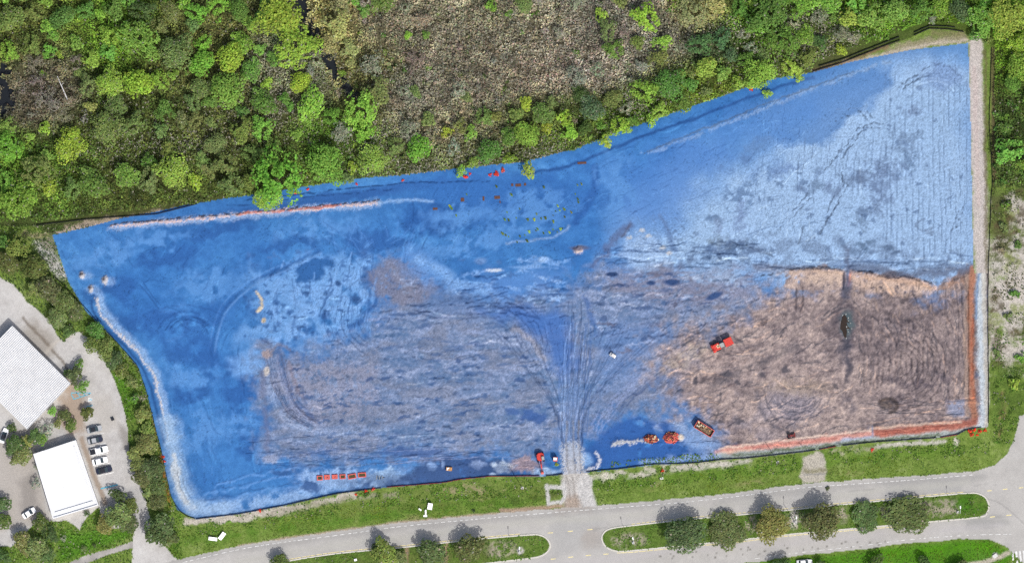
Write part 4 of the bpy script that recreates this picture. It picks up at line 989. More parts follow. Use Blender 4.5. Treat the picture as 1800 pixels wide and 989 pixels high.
def crown_mesh(name, Rm, nl, nleaf, size, seed, pale=0.0, flat=0.7, up=0.6, gap=0.0):
    g = np.random.default_rng(seed)
    lob = []
    for i in range(nl):
        a = i * 2.39996 + g.uniform(-.5, .5); q = math.sqrt((i + .3) / nl) * .72
        lr = Rm * g.uniform(.28, .46) * (1.15 - .35 * q)
        lob.append((Rm * q * math.cos(a) * g.uniform(.85, 1.1), Rm * q * math.sin(a) * g.uniform(.85, 1.1), Rm * flat * (1 - q * q * .9) * g.uniform(.65, 1.05), lr))
    lob = np.array(lob)
    wts = lob[:, 3] ** 2; wts /= wts.sum()
    k = g.choice(nl, nleaf, p=wts)
    d = g.normal(size=(nleaf, 3)); d[:, 2] = np.abs(d[:, 2]) * 1.0 - .25
    d /= np.linalg.norm(d, axis=1, keepdims=True)
    rad = lob[k, 3:4] * g.uniform(.6, 1.05, (nleaf, 1)) ** .7
    Cn = lob[k, :3] + d * rad * np.array((1, 1, .85))
    if gap:
        keep = vn(Cn[:, 0] * .8 + 50, Cn[:, 1] * .8 + 50, seed) > gap
        Cn = Cn[keep]; d = d[keep]
    N = d + np.array((0, 0, up)) + g.normal(0, .45, d.shape)
    N /= np.linalg.norm(N, axis=1, keepdims=True)
    n = len(Cn)
    V, F = leaf_quads(Cn, N, g.uniform(size * .7, size * 1.3, n), .75, seed + 1)
    tn = tones(n, g, pale); lt = g.uniform(.82, 1.2, nl); kk = k[keep] if gap else k; tn[:, :3] *= lt[kk][:, None]
    col = np.repeat(tn, 4, 0)
    # lobes differ a little in hue, as sprays of old and new leaf do
    me = mesh_np(name, V, F, MT["leaf"], col)
    return me

def trunk_mesh(name, h, r, seed):
    g = random.Random(seed)
    b = MB()
    b.tube((0, 0, -h), (0, 0, -h * .35), r, r * .75, 7)
    for i in range(4):
        a = i * 1.6 + g.uniform(-.4, .4)
        b.tube((0, 0, -h * .4), (math.cos(a) * h * .35, math.sin(a) * h * .35, h * .12), r * .55, r * .2, 5)
    me = bpy.data.meshes.new(name); b.bm.to_mesh(me); b.bm.free(); me.materials.append(MT["bark"])
    return me

SIZES = {"S": (2.3, 7, 330, .50), "M": (4.2, 12, 950, .58), "L": (6.6, 20, 2100, .64)}
CROWN = {}
for k_, (rm, nl, nf, sz) in SIZES.items():
    CROWN[k_] = [crown_mesh("crown", rm, nl, nf, sz, 40 + i * 7 + len(k_) + ord(k_), pale=(.0, .015, .03, .0)[i % 4], gap=(0, .22, .1, .3)[i % 4]) for i in range(4)]
    CROWN[k_ + "p"] = [crown_mesh("crown", rm, nl, int(nf * .8), sz * .85, 140 + i * 7 + ord(k_), pale=.3, gap=.3) for i in range(2)]
    CROWN[k_ + "d"] = [crown_mesh("crown", rm, nl, int(nf * .75), sz * .7, 240 + i * 7 + ord(k_), pale=.12, gap=.34, flat=.55) for i in range(2)]
    CROWN[k_ + "o"] = [crown_mesh("crown", rm, int(nl * 1.4), int(nf * 1.6), sz * 1.05, 340 + i * 7 + ord(k_), pale=.015, flat=.55, gap=.04) for i in range(3)]
TRUNK = {k_: trunk_mesh("trunk", {"S": 2.2, "M": 4.0, "L": 5.6}[k_], {"S": .12, "M": .2, "L": .32}[k_], 5) for k_ in "SML"}
TH = {"S": 1.5, "M": 2.6, "L": 3.6}
COLS = {"lime": (136, 164, 66), "bright": (114, 152, 64), "green": (94, 128, 58), "olive": (108, 124, 68), "dark": (74, 94, 50), "yellow": (146, 148, 92), "silver": (126, 134, 108), "brown": (124, 120, 98),
        "deep": (82, 106, 70), "oak": (90, 104, 60), "oaklight": (118, 128, 72), "red": (206, 66, 44), "pink": (150, 140, 122), "grey": (120, 118, 106)}
WORD = {"lime": "lime green", "bright": "fresh green", "green": "mid green", "olive": "olive", "dark": "dark green", "yellow": "tan yellow", "silver": "silvery", "brown": "brown half-bare", "deep": "bluish green",
        "oak": "dark rounded", "oaklight": "olive rounded", "red": "red-leaved", "pink": "pale pinkish", "grey": "grey bare"}
LEAF_GAIN = 2.2
PLANTS = []
FPTS = []
for L_ in ([(65, 396), (161, 385), (274, 377), (303, 370)], [(1440, 120), (1483, 107), (1533, 87), (1593, 64)], [(1607, 61), (1633, 49), (1667, 50), (1694, 54)], [(1742, 83), (1741, 133), (1738, 217)]):
    for (ax, ay), (bx, by) in zip(L_, L_[1:]):
        for t_ in np.linspace(0, 1, 8): FPTS.append((ax + (bx - ax) * t_, ay + (by - ay) * t_))
def leafcol(cls):
    c = alb(COLS[cls], LEAF_GAIN) * np.array([R.uniform(.86, 1.14), R.uniform(.9, 1.1), R.uniform(.8, 1.2)])
    return (*np.clip(c, .004, .8), 1)

def tree(px, py, r, cls, zone=None, name="tree", group="trees of the wood", low=1.0):
    if group == "trees of the wood" and any(math.hypot(px - a, py - b) < r + 3 for a, b in FPTS): return None
    rm = r * M_PX
    k = "S" if rm < 3.1 else ("M" if rm < 5.4 else "L")
    suf = {"silver": "p", "brown": "d", "grey": "d", "pink": "p", "oak": "o", "oaklight": "o"}.get(cls, "")
    lst = CROWN[k + suf]
    sc = rm / SIZES[k][0]
    th = TH[k] * sc * low
    base = W(px, py, th + rm * .4); base.z = gz(px, py)
    t = empty(name, base, 0)
    c = obj("crown", R.choice(lst), t, (0, 0, th))
    ax = R.uniform(.86, 1.14); c.scale = (sc * ax, sc / ax, sc * R.uniform(.58, .8) * (.55 if low < .5 else 1)); c.rotation_euler = (0, 0, R.uniform(0, 6.28))
    c.color = leafcol(cls)
    tr = obj("trunk", TRUNK[k], t, (0, 0, th)); tr.scale = (sc, sc, sc)
    PLANTS.append((t, px, py, r, cls, zone, "tree", group))
    return t

SHRUB = [crown_mesh("shrub", 1.25, 5, 130, .42, 500 + i, pale=(0, .1)[i % 2], flat=.55, gap=.15 * (i % 3)) for i in range(5)]
SHRUBP = [crown_mesh("shrub", 1.25, 5, 130, .40, 520 + i, pale=.35, flat=.5, gap=.2) for i in range(4)]
def shrub(px, py, r, cls, zone=None, group="shrubs of the wood", name="shrub"):
    o = obj(name, R.choice(SHRUBP if cls in ("silver", "pink", "grey") else SHRUB), None, G(px, py))
    s = r * M_PX / 1.25 * (1 if name == "shrub" else 1)
    o.scale = (s, s, s * R.uniform(.8, 1.2)); o.rotation_euler = (0, 0, R.uniform(0, 6.28)); o.color = leafcol(cls)
    PLANTS.append((o, px, py, r, cls, zone, "bush", group))
    return o

# crowns read off the photograph: x, y, radius in pixels, kind
for a in [(245, 70, 34, "bright"), (193, 62, 20, "lime"), (190, 90, 17, "bright"), (404, 102, 25, "lime"), (424, 76, 20, "bright"), (490, 28, 40, "lime"), (522, 82, 38, "lime"), (475, 20, 26, "bright"), (400, 158, 32, "bright"), (193, 142, 26, "lime"),
          (280, 140, 18, "bright"), (290, 195, 22, "green"), (190, 222, 33, "olive"), (160, 188, 13, "yellow"), (125, 254, 29, "lime"), (80, 226, 14, "lime"), (52, 240, 10, "lime"), (12, 258, 26, "bright"), (60, 302, 34, "olive"), (490, 312, 46, "bright"),
          (572, 288, 34, "bright"), (582, 205, 20, "green"), (541, 213, 12, "bright"), (511, 188, 9, "bright"), (300, 300, 30, "lime"), (222, 308, 22, "bright"), (420, 18, 22, "green"), (345, 22, 20, "bright"), (310, 88, 36, "olive"), (340, 45, 16, "olive"),
          (30, 350, 34, "bright"), (10, 320, 20, "bright"), (100, 370, 22, "lime"), (20, 30, 26, "olive"), (60, 20, 22, "olive"), (110, 30, 24, "green"), (150, 20, 20, "green"), (200, 14, 24, "green"), (250, 20, 26, "dark"), (300, 20, 20, "olive"), (15, 90, 18, "bright"),
          (140, 32, 10, "lime"), (60, 150, 24, "grey"), (100, 125, 28, "brown"), (85, 175, 26, "grey"), (125, 170, 24, "brown"), (60, 110, 18, "grey"), (130, 110, 18, "brown"), (105, 95, 9, "lime"), (75, 128, 7, "lime"), (110, 200, 20, "grey"), (140, 205, 16, "grey"), (55, 195, 14, "grey"),
          (612, 85, 20, "yellow"), (592, 40, 30, "yellow"), (580, 75, 20, "yellow"), (600, 10, 22, "yellow"), (615, 110, 12, "yellow"), (632, 195, 32, "lime"), (652, 282, 27, "lime"), (640, 230, 20, "bright"), (602, 128, 8, "bright"),
          (862, 10, 14, "bright"), (896, 23, 9, "bright"), (1058, 27, 16, "lime"), (982, 57, 14, "silver"), (640, 20, 14, "green"), (718, 62, 9, "lime"), (748, 62, 9, "green"), (850, 205, 20, "olive"), (870, 205, 14, "olive"), (925, 180, 15, "lime"), (1040, 190, 25, "deep"), (1090, 222, 22, "lime"),
          (1132, 160, 28, "bright"), (1180, 145, 32, "green"), (990, 208, 17, "lime"), (930, 300, 16, "lime"), (860, 265, 24, "green"), (895, 240, 18, "green"), (1000, 232, 18, "lime"), (960, 225, 12, "lime"), (1065, 250, 14, "lime"), (820, 170, 12, "olive"), (710, 160, 14, "silver"), (810, 300, 12, "lime"),
          (1030, 225, 16, "dark"), (1020, 165, 18, "dark"), (1100, 190, 14, "silver"), (1218, 22, 34, "yellow"), (1250, 12, 26, "yellow"), (1350, 22, 40, "green"), (1375, 70, 34, "green"), (1330, 45, 22, "bright"), (1300, 15, 20, "green"), (1230, 78, 26, "deep"), (1268, 66, 22, "deep"), (1285, 95, 16, "deep"),
          (1242, 118, 22, "lime"), (1270, 130, 16, "bright"), (1335, 130, 33, "lime"), (1310, 105, 18, "green"), (1300, 145, 16, "lime"), (1200, 180, 20, "green"), (1160, 195, 18, "lime"), (1215, 150, 16, "green"), (1390, 120, 20, "lime"), (1420, 100, 18, "olive"), (1440, 72, 16, "dark"), (1480, 60, 18, "silver"), (1440, 30, 18, "silver"),
          (1500, 30, 26, "lime"), (1535, 30, 30, "bright"), (1500, 66, 16, "silver"), (1575, 20, 26, "bright"), (1560, 55, 18, "lime"), (1620, 20, 26, "green"), (1655, 12, 22, "bright"), (1640, 35, 10, "silver"), (1690, 20, 24, "deep"), (1728, 36, 32, "bright"), (1772, 30, 40, "lime"), (1750, 70, 24, "lime"), (1790, 75, 20, "lime"),
          (1762, 110, 24, "green"), (1795, 118, 28, "bright"), (1780, 145, 18, "green"), (1715, 62, 14, "green"), (1545, 75, 10, "olive"), (1480, 88, 12, "lime"), (1350, 165, 10, "lime"), (470, 348, 24, "lime"), (1240, 160, 12, "olive"), (1405, 135, 10, "lime"), (1112, 212, 12, "green")]:
    x_, y_, r_, c_ = a
    tree(x_, y_, r_ * (1.16 if c_ in ("lime", "bright") and x_ < 670 and r_ > 14 else 1), c_)
# fill: keep a crown's distance
done = [(p[1], p[2], p[3]) for p in PLANTS]
n_fill = 0
for k in range(5000):
    x = R.uniform(-20, 1820); y = R.uniform(-15, 345)
    i = int((x - X0) / STEP); j = int((y - Y0) / STEP)
    if ID[j, i] != 2 or y > 335 - x * .02: continue
    brown = math.exp(-(((x - 860) / 260) ** 2) - ((y - 90) / 130) ** 2)
    if R.random() < brown * 1.15: continue
    if abs(x - (540 + max(0, y) * .45)) < 18 and y < 215: continue
    if x < 30 and 108 < y < 210: continue
    r = R.choice([13, 16, 19, 22, 26, 30])
    jb = int((y + r * .8 - Y0) / STEP)
    if ID[min(jb, NY - 1), i] == 1 and r > 13: continue
    if any((x - a) ** 2 + (y - b) ** 2 < ((r + c) * .68) ** 2 for a, b, c in done): continue
    v = vegf(np.array([x]), np.array([y]))[0]
    pl = palef(np.array([x]), np.array([y]))[0]
    cls = "silver" if R.random() < pl * .9 else ("olive" if v[1] < 108 and R.random() < .6 else R.choice(["green", "bright", "bright", "lime", "lime", "olive"]))
    if brown > .3: cls = R.choice(["olive", "silver", "brown", "olive", "pink"])
    if tree(x, y, r, cls): done.append((x, y, r)); n_fill += 1
    if len(PLANTS) >= 262: break
N_WOOD = len(PLANTS)
# bushes of the brown scrub and of the wood edge
sdone = []
for k in range(6000):
    x = R.uniform(620, 1330) if R.random() < .75 else R.uniform(0, 1740); y = R.uniform(0, 300)
    i = int((x - X0) / STEP); j = int((y - Y0) / STEP)
    if ID[j, i] != 2: continue
    r = R.choice([4.5, 5.5, 6.5, 8, 10])
    if any((x - a) ** 2 + (y - b) ** 2 < (r * .7 + c * .85) ** 2 for a, b, c in done): continue
    if any((x - a) ** 2 + (y - b) ** 2 < ((r + c) * .85) ** 2 for a, b, c in sdone): continue
    brown = math.exp(-(((x - 860) / 280) ** 2) - ((y - 90) / 130) ** 2)
    pl = palef(np.array([x]), np.array([y]))[0]
    if R.random() < brown: cls = R.choice(["pink", "brown", "brown", "grey", "olive", "pink"])
    else: cls = "silver" if R.random() < pl * 1.4 else R.choice(["green", "lime", "olive", "bright", "dark"])
    shrub(x, y, r, cls); sdone.append((x, y, r))
    if len(sdone) >= 250: break
# red-leaved bushes
for (x, y, r) in [(520, 338, 4), (541, 333, 3.2), (627, 324, 3), (708, 317, 3), (818, 311, 5), (862, 307, 4), (873, 305, 6), (884, 299, 5), (1320, 157, 4.5), (826, 306, 3)]:
    shrub(x, y, r, "red", "at the blue site's wooded edge", "red bushes")
for (x, y, r) in [(643, 862, 4), (656, 859, 4), (626, 868, 3), (287, 802, 3.5), (289, 810, 3), (457, 897, 4), (1164, 827, 4), (1533, 790, 4)]:
    shrub(x, y, r, "red", "outside the silt fence", "red bushes")
for (x, y, r) in [(1705, 757, 5), (1713, 755, 4), (1722, 758, 4.5), (1731, 756, 4), (1708, 764, 4.5), (1718, 764, 3)]:
    shrub(x, y, r, "red", "at the south-east fence corner", "red bushes")

# street and garden trees
ST = "street trees on the islands"
for (x, y, r, c) in [(1204, 940, 37, "oak"), (1277, 934, 37, "oak"), (1357, 923, 33, "oaklight"), (1446, 915, 36, "oak"), (1522, 907, 29, "oak"), (1597, 905, 40, "oak")]:
    tree(x, y, r, c, "on the right road island", "oak_tree", ST, .25 if x in (1277, 1522, 1597) else 1.2)
for (x, y, r, c) in [(494, 990, 20, "oak"), (676, 974, 28, "oaklight"), (662, 962, 12, "oak"), (758, 970, 28, "oak"), (825, 964, 30, "oak"), (700, 985, 20, "oaklight")]:
    tree(x, y, r, c, "on the left road island", "oak_tree", ST)
for (x, y, r, c) in [(1690, 1004, 22, "oak"), (1540, 986, 17, "dark"), (1625, 990, 15, "dark"), (1372, 992, 18, "dark"), (1445, 996, 16, "dark")]:
    tree(x, y, r, c, "on the bottom right lawn", "oak_tree", "lawn trees")
GT = "garden trees round the lot"
for (x, y, r, c) in [(140, 640, 11, "green"), (131, 660, 17, "oak"), (146, 678, 14, "green"), (118, 655, 9, "dark")]: tree(x, y, r, c, "by the white ribbed roof's corner", "garden_tree", GT)
for (x, y, r, c) in [(91, 723, 10, "bright"), (113, 729, 13, "oak"), (125, 747, 13, "oak"), (153, 727, 14, "oak"), (80, 754, 16, "silver"), (100, 745, 10, "olive")]: tree(x, y, r, c, "between the two white roofs", "garden_tree", GT)
for (x, y, r, c) in [(26, 782, 21, "oak"), (38, 800, 21, "oaklight"), (60, 768, 16, "oak"), (73, 772, 13, "green"), (47, 776, 14, "oaklight"), (66, 822, 9, "silver"), (62, 850, 11, "silver"), (20, 752, 10, "dark")]: tree(x, y, r, c, "left of the flat white roof", "garden_tree", GT)
for (x, y, r, c) in [(4, 886, 17, "oak"), (5, 916, 17, "oak"), (6, 978, 16, "dark"), (40, 952, 22, "oaklight"), (72, 920, 18, "oak"), (86, 938, 20, "dark"), (62, 962, 24, "oaklight"), (84, 976, 16, "oak"), (112, 945, 7, "silver")]: tree(x, y, r, c, "at the bottom left corner", "garden_tree", GT)
for (x, y, r, c) in [(208, 872, 17, "dark"), (228, 890, 18, "oak"), (208, 906, 26, "oaklight"), (228, 920, 18, "oak"), (184, 922, 19, "oaklight"), (152, 902, 7, "dark"), (147, 964, 7, "olive"), (166, 958, 5, "dark")]: tree(x, y, r, c, "below the parked cars", "garden_tree", GT)
for (x, y, r, c) in [(280, 930, 25, "oak"), (298, 945, 14, "oak"), (239, 798, 14, "oaklight"), (259, 780, 17, "oaklight"), (244, 816, 15, "oaklight"), (266, 824, 20, "oak"), (250, 838, 17, "oak"), (276, 853, 17, "oak"), (276, 882, 16, "oak"), (258, 752, 13, "olive"), (246, 772, 10, "oak"), (262, 866, 12, "oaklight")]:
    tree(x, y, r * 1.2, c, "between the parked cars and fence", "garden_tree", GT)
for (x, y, r, c) in [(32, 432, 26, "olive"), (14, 462, 24, "oak"), (58, 470, 26, "oak"), (84, 508, 26, "oak"), (110, 530, 24, "oak"), (132, 548, 19, "oak"), (100, 558, 20, "oaklight"), (121, 582, 13, "oak"), (60, 508, 16, "oaklight"), (8, 425, 16, "green")]:
    tree(x, y, r, c, "between the upper lot and fence", "garden_tree", GT)
for (x, y, r, c) in [(162, 606, 14, "olive"), (186, 614, 16, "olive"), (200, 632, 14, "oak"), (214, 652, 13, "olive"), (168, 580, 14, "green"), (232, 672, 11, "olive"), (246, 706, 12, "brown"), (250, 727, 13, "oaklight"), (236, 700, 8, "green")]:
    tree(x, y, r * 1.25, c, "on the bank beside the curved drive", "garden_tree", GT)
for (x, y, r, c) in [(1790, 430, 9, "green"), (1784, 516, 11, "green"), (1792, 628, 12, "bright"), (1772, 555, 10, "olive"), (1764, 400, 12, "olive"), (1760, 440, 9, "brown"), (1752, 620, 10, "olive"), (1782, 675, 14, "lime"), (1768, 360, 10, "green")]:
    shrub(x, y, r, c, "on the sandy ground right of the fence", "bushes east of the fence")
for k in range(34):
    shrub(R.uniform(1750, 1800), R.uniform(165, 325), R.uniform(5, 10), R.choice(["green", "dark", "olive", "green"]), "in the thicket right of the fence", "bushes east of the fence")
shrub(979, 816, 4.5, "lime", "below the red cabin", "lone bushes"); shrub(644, 868, 6, "dark", "at the foot of the silt fence", "lone bushes"); shrub(832, 897, 4, "dark", "on the verge above the road", "lone bushes")
shrub(1455, 858, 5, "dark", "on the verge above the road", "lone bushes")

# tufts of green standing in the deep blue basin
TUFT = [crown_mesh("weed_tuft", .5, 3, 26, .3, 700 + i, flat=.5) for i in range(3)]
for (a, b) in [(60, 350), (75, 370), (120, 440), (625, 410), (600, 480), (640, 485), (715, 465), (825, 480), (890, 480), (915, 425), (960, 470), (1000, 465), (1080, 440), (750, 375), (1190, 380), (1145, 390), (1105, 400), (1125, 345), (1195, 455), (1260, 410), (1325, 280),
               (1330, 310), (1300, 230), (1320, 140), (1360, 130), (840, 600), (910, 590), (800, 635), (750, 645), (985, 615), (1045, 610), (1080, 580), (1120, 605), (1150, 575), (1172, 570), (610, 635), (580, 620), (640, 650), (820, 690), (725, 705), (985, 160), (665, 235), (225, 232), (520, 155), (1080, 500), (925, 575)]:
    x, y = 780 + a / 5.625, 300 + b / 5.625
    o = obj("weed_tuft", R.choice(TUFT), None, G(x, y)); s = R.uniform(.6, 1.35); o.scale = (s * R.uniform(1, 1.5), s, s * .5); o.color = leafcol(R.choice(["olive", "lime", "dark", "green"]))
    PLANTS.append((o, x, y, s, "green", None, "weed tuft", "weed tufts in the basin"))

# labels: look, then where it stands, then its order among its likes
ZONES = [("at the top left corner", 50, 25), ("in the grey dead thicket", 92, 150), ("below the dark pond", 40, 265), ("right of the grey thicket", 195, 150), ("in the upper left wood", 310, 70), ("in the middle of the left wood", 300, 210),
         ("above the site's left tip", 90, 350), ("above the pinkish berm", 330, 320), ("left of the black painted shade", 500, 110), ("below the black painted shade", 600, 270), ("on the tan grass by the painted shade", 598, 60), ("right of the painted shade's lower end", 660, 190),
         ("above the deep blue basin", 800, 290), ("in the brown scrub's left half", 740, 90), ("at the top of the scrub", 900, 25), ("in the pinkish scrub", 1000, 110), ("above the site's notched edge", 940, 260), ("below the pinkish scrub", 1040, 210),
         ("near the tan yellow clump", 1220, 30), ("in the bluish thicket", 1260, 85), ("above the pale windrow", 1220, 165), ("left of the double fence", 1380, 80), ("above the double fence", 1540, 40), ("at the top right corner", 1760, 60), ("below the basin's tree line", 880, 330),
         ("along the basin's lower rim", 960, 410), ("in the basin's middle", 950, 370), ("on the basin's right side", 1010, 345), ("on the basin's left side", 800, 360)]
ORD = ["first", "second", "third", "fourth", "fifth", "sixth", "seventh", "eighth", "ninth", "tenth", "eleventh", "twelfth", "thirteenth", "fourteenth", "fifteenth", "sixteenth", "seventeenth", "eighteenth", "nineteenth", "twentieth"]
NUM = ["", "one", "two", "three", "four", "five", "six", "seven", "eight", "nine", "ten", "eleven", "twelve", "thirteen", "fourteen", "fifteen", "sixteen", "seventeen", "eighteen", "nineteen", "twenty"]
def size_word(r, noun):
    if noun == "tree": return "small" if r < 14 else ("mid-sized" if r < 26 else "broad")
    if noun == "bush": return "low" if r < 5 else ("small" if r < 8 else "big")
    return "tiny" if r < 1.3 else "larger"
buckets = {}
for (o, x, y, r, cls, zone, noun, group) in PLANTS:
    if zone is None:
        zl = ZONES[24:] if noun == "weed tuft" else ZONES[:24]
        zone = min(zl, key=lambda z: (z[1] - x) ** 2 + (1.5 * (z[2] - y)) ** 2)[0]
    buckets.setdefault((size_word(r, noun), WORD[cls], noun, zone, group), []).append((x, y, o))
CAT = {"tree": "tree", "bush": "shrub", "weed tuft": "weed"}
for (sw, cw, noun, zone, group), L in buckets.items():
    L.sort(key=lambda q: (q[0], q[1]))
    n = len(L)
    for i, (x, y, o) in enumerate(L):
        if n == 1: lab = f"the only {sw} {cw} {noun} {zone}"
        elif i == 0: lab = f"leftmost of {NUM[n] if n < 21 else 'many'} {sw} {cw} {noun}s {zone}"
        elif i == n - 1: lab = f"rightmost of {NUM[n] if n < 21 else 'many'} {sw} {cw} {noun}s {zone}"
        elif i < 20: lab = f"{ORD[i]} from left among {sw} {cw} {noun}s {zone}"
        else: lab = f"{ORD[n - 1 - i] if n - 1 - i < 20 else 'inner'} from right among {sw} {cw} {noun}s {zone}"
        tag(o, lab.replace("bushs", "bushes"), CAT[noun], group)

# ------------------------------------------------------------------ brush nobody could count
def brush(name, label, n_step, region, colf, hf, size, paleq=None, dens=None, seed=0, gain=1.4):
    g = np.random.default_rng(seed)
    xs = np.arange(X0, X1, n_step); ys = np.arange(Y0, Y1, n_step)
    x, y = np.meshgrid(xs, ys); x = x.ravel(); y = y.ravel()
    x = x + g.uniform(-.9, .9, len(x)) * n_step; y = y + g.uniform(-.9, .9, len(y)) * n_step
    x = np.clip(x, X0 + 3, X1 - 3); y = np.clip(y, Y0 + 3, Y1 - 3)
    k = region(x, y)
    x, y = x[k], y[k]
    if dens is not None:
        k = g.random(len(x)) < dens(x, y); x, y = x[k], y[k]
    n = len(x)
    ji = np.round((y - Y0) / STEP).astype(int); ii = np.round((x - X0) / STEP).astype(int)
    z0 = Z[np.clip(ji, 0, NY - 1), np.clip(ii, 0, NX - 1)]
    h = hf(x, y) * g.uniform(.35, 1.0, n)
    Cn = np.stack([(x - 900) * M_PX, (494.5 - y) * M_PX, z0 + h + .05], 1)
    N = g.normal(0, .5, (n, 3)); N[:, 2] = 1.0; N /= np.linalg.norm(N, axis=1, keepdims=True)
    V, F = leaf_quads(Cn, N, g.uniform(size * .6, size * 1.4, n), .7, seed + 1)
    c = lin(colf(x, y)) * gain / K * g.uniform(.62, 1.35, (n, 1)) * (1 + g.normal(0, .08, (n, 3)))
    if paleq is not None:
        p = g.random(n) < paleq(x, y)
        c[p] = lin((206, 202, 180)) / K * g.uniform(.55, 1.25, (p.sum(), 1))
    me = mesh_np(name, V, F, MT["leaf_stuff"], np.repeat(np.clip(c, .004, .7), 4, 0))
    return tag(obj(name, me), label, None, None, "stuff")
def idat(x, y): return ID[np.clip(((y - Y0) / STEP).astype(int), 0, NY - 1), np.clip(((x - X0) / STEP).astype(int), 0, NX - 1)]
def off_pond_shade(x, y): return (idat(x, y) != 6)
def off_shade_strip(x, y):       # the painted shade strip and the dark edges of the water are bare
    d = np.abs(x - (538 + np.maximum(0, y) * .48 - np.where(y > 180, (y - 180) * .1, 0)))
    return ~((d < 9 + 3 * np.sin(y * .12)) & (y < 250))
brush("undergrowth", "mixed brush and saplings filling the wood", 1.95, lambda x, y: ((idat(x, y) == 2) | ((idat(x, y) == 6) & (vn(x * .11, y * .11, 333) > .5))) & (y < 397) & ~((y > 390 - np.maximum(x - 65, 0) * .12) & (x < 330)) & ~((x > 1430) & (x < 1745) & (y > 110 - (x - 1430) * .36) & (y > 42)) & ~((x > 1706) & (x < 1748) & (y > 70)),
      lambda x, y: vegf(x, y) * (.5 + .5 * fbm(x, y, 13, 311, 3) + .45 * fbm(x, y, 34, 313, 3))[..., None] + np.array((10, 4, 2)) * (fbm(x, y, 9, 317, 2) - .5)[..., None], lambda x, y: .6 + 3.2 * fbm(x, y, 18, 301, 4) ** 1.5, .60, lambda x, y: np.minimum(palef(x, y) * 1.15, .55) + .03,
      lambda x, y: np.clip((fbm(x, y, 13, 305, 3) - .12) * 4, 0.16, 1), 31, 2.6)
def leafy(x, y):
    c = Cc[np.clip(((y - Y0) / STEP).astype(int), 0, NY - 1), np.clip(((x - X0) / STEP).astype(int), 0, NX - 1)]
    return (c[:, 1] > c[:, 0] * 1.08) & (c[:, 1] > c[:, 2] * 1.5)
LINE_S = [(330, 918), (430, 908), (520, 893), (640, 868), (780, 855), (960, 843), (1040, 838), (1200, 823), (1340, 812), (1480, 792), (1680, 776)]
def verge_y(x): return np.interp(x, [p[0] for p in LINE_S], [p[1] for p in LINE_S])
def weed_region(x, y):
    i = idat(x, y); d = y - verge_y(x)
    south = (i == 0) & (x > 320) & (x < 1740) & (d > -6) & (d < 26)
    bank = ((i == 0) | (i == 2)) & (x < 320) & (y > 395)
    east = (i == 0) & (x > 1744) & (y > 150) & (y < 780)
    site = (i == 1) & (((x > 1075) & (x < 1265) & (d > -24)) | ((x > 1036) & (x < 1100) & (d > -12)) | ((d > -5) & (x > 620)) | ((np.abs(x - (1700 + (y - 470) * .12)) < 3) & (y > 900)))
    med = (i == 5)
    return (south & (leafy(x, y) | (vn(x * .9, y * .9, 431) > .75)) & ~((x > 984) & (x < 1040)) & ~((x > 1404) & (x < 1454))) | bank | east | site | med
def weed_col(x, y):
    c = vegf(x, y); t = fbm(x, y, 10, 401, 2)[..., None]
    return c * (.85 + .35 * t)
def weed_dens(x, y):
    i = idat(x, y)
    d = np.clip((fbm(x, y, 12, 405, 3) - .38) * 4, 0, 1)
    d = np.where(i == 1, np.clip(d * 1.1, .06, .8), d)
    d = np.where((x > 1744) & (y > 330) & (y < 645), np.clip((fbm(x, y, 22, 407, 3) - .55) * 5, 0, .6), d)
    d = np.where((x > 1744) & (y <= 330), .85, d); d = np.where((x < 320), np.maximum(d, .55), d)
    return d * np.where(i == 5, .45, .8)
brush("weeds", "rough weeds along the fences and on the banks", 2.1, weed_region, weed_col, lambda x, y: .08 + .35 * fbm(x, y, 16, 411, 3) + np.where(x < 320, .8, 0) * fbm(x, y, 14, 413, 3), .48, lambda x, y: np.full(x.shape, .07), weed_dens, 33, 1.55)
def grass_region(x, y):
    return leafy(x, y) & (idat(x, y) == 0) & (x > 230) & (x < 1800) & (y > 800) & (y - verge_y(x) > 12)
brush("grass_tufts", "longer tufts in the mown verge", 2.6, grass_region, lambda x, y: np.stack([100 + 44 * fbm(x, y, 30, 421, 3), 132 + 36 * fbm(x, y, 30, 421, 3), 40 + 30 * fbm(x, y, 22, 423, 2)], -1),
      lambda x, y: np.full(x.shape, .12), .40, None, lambda x, y: np.clip((fbm(x, y, 20, 425, 3) - .3) * 2.4, .05, .75), 35, 1.25)

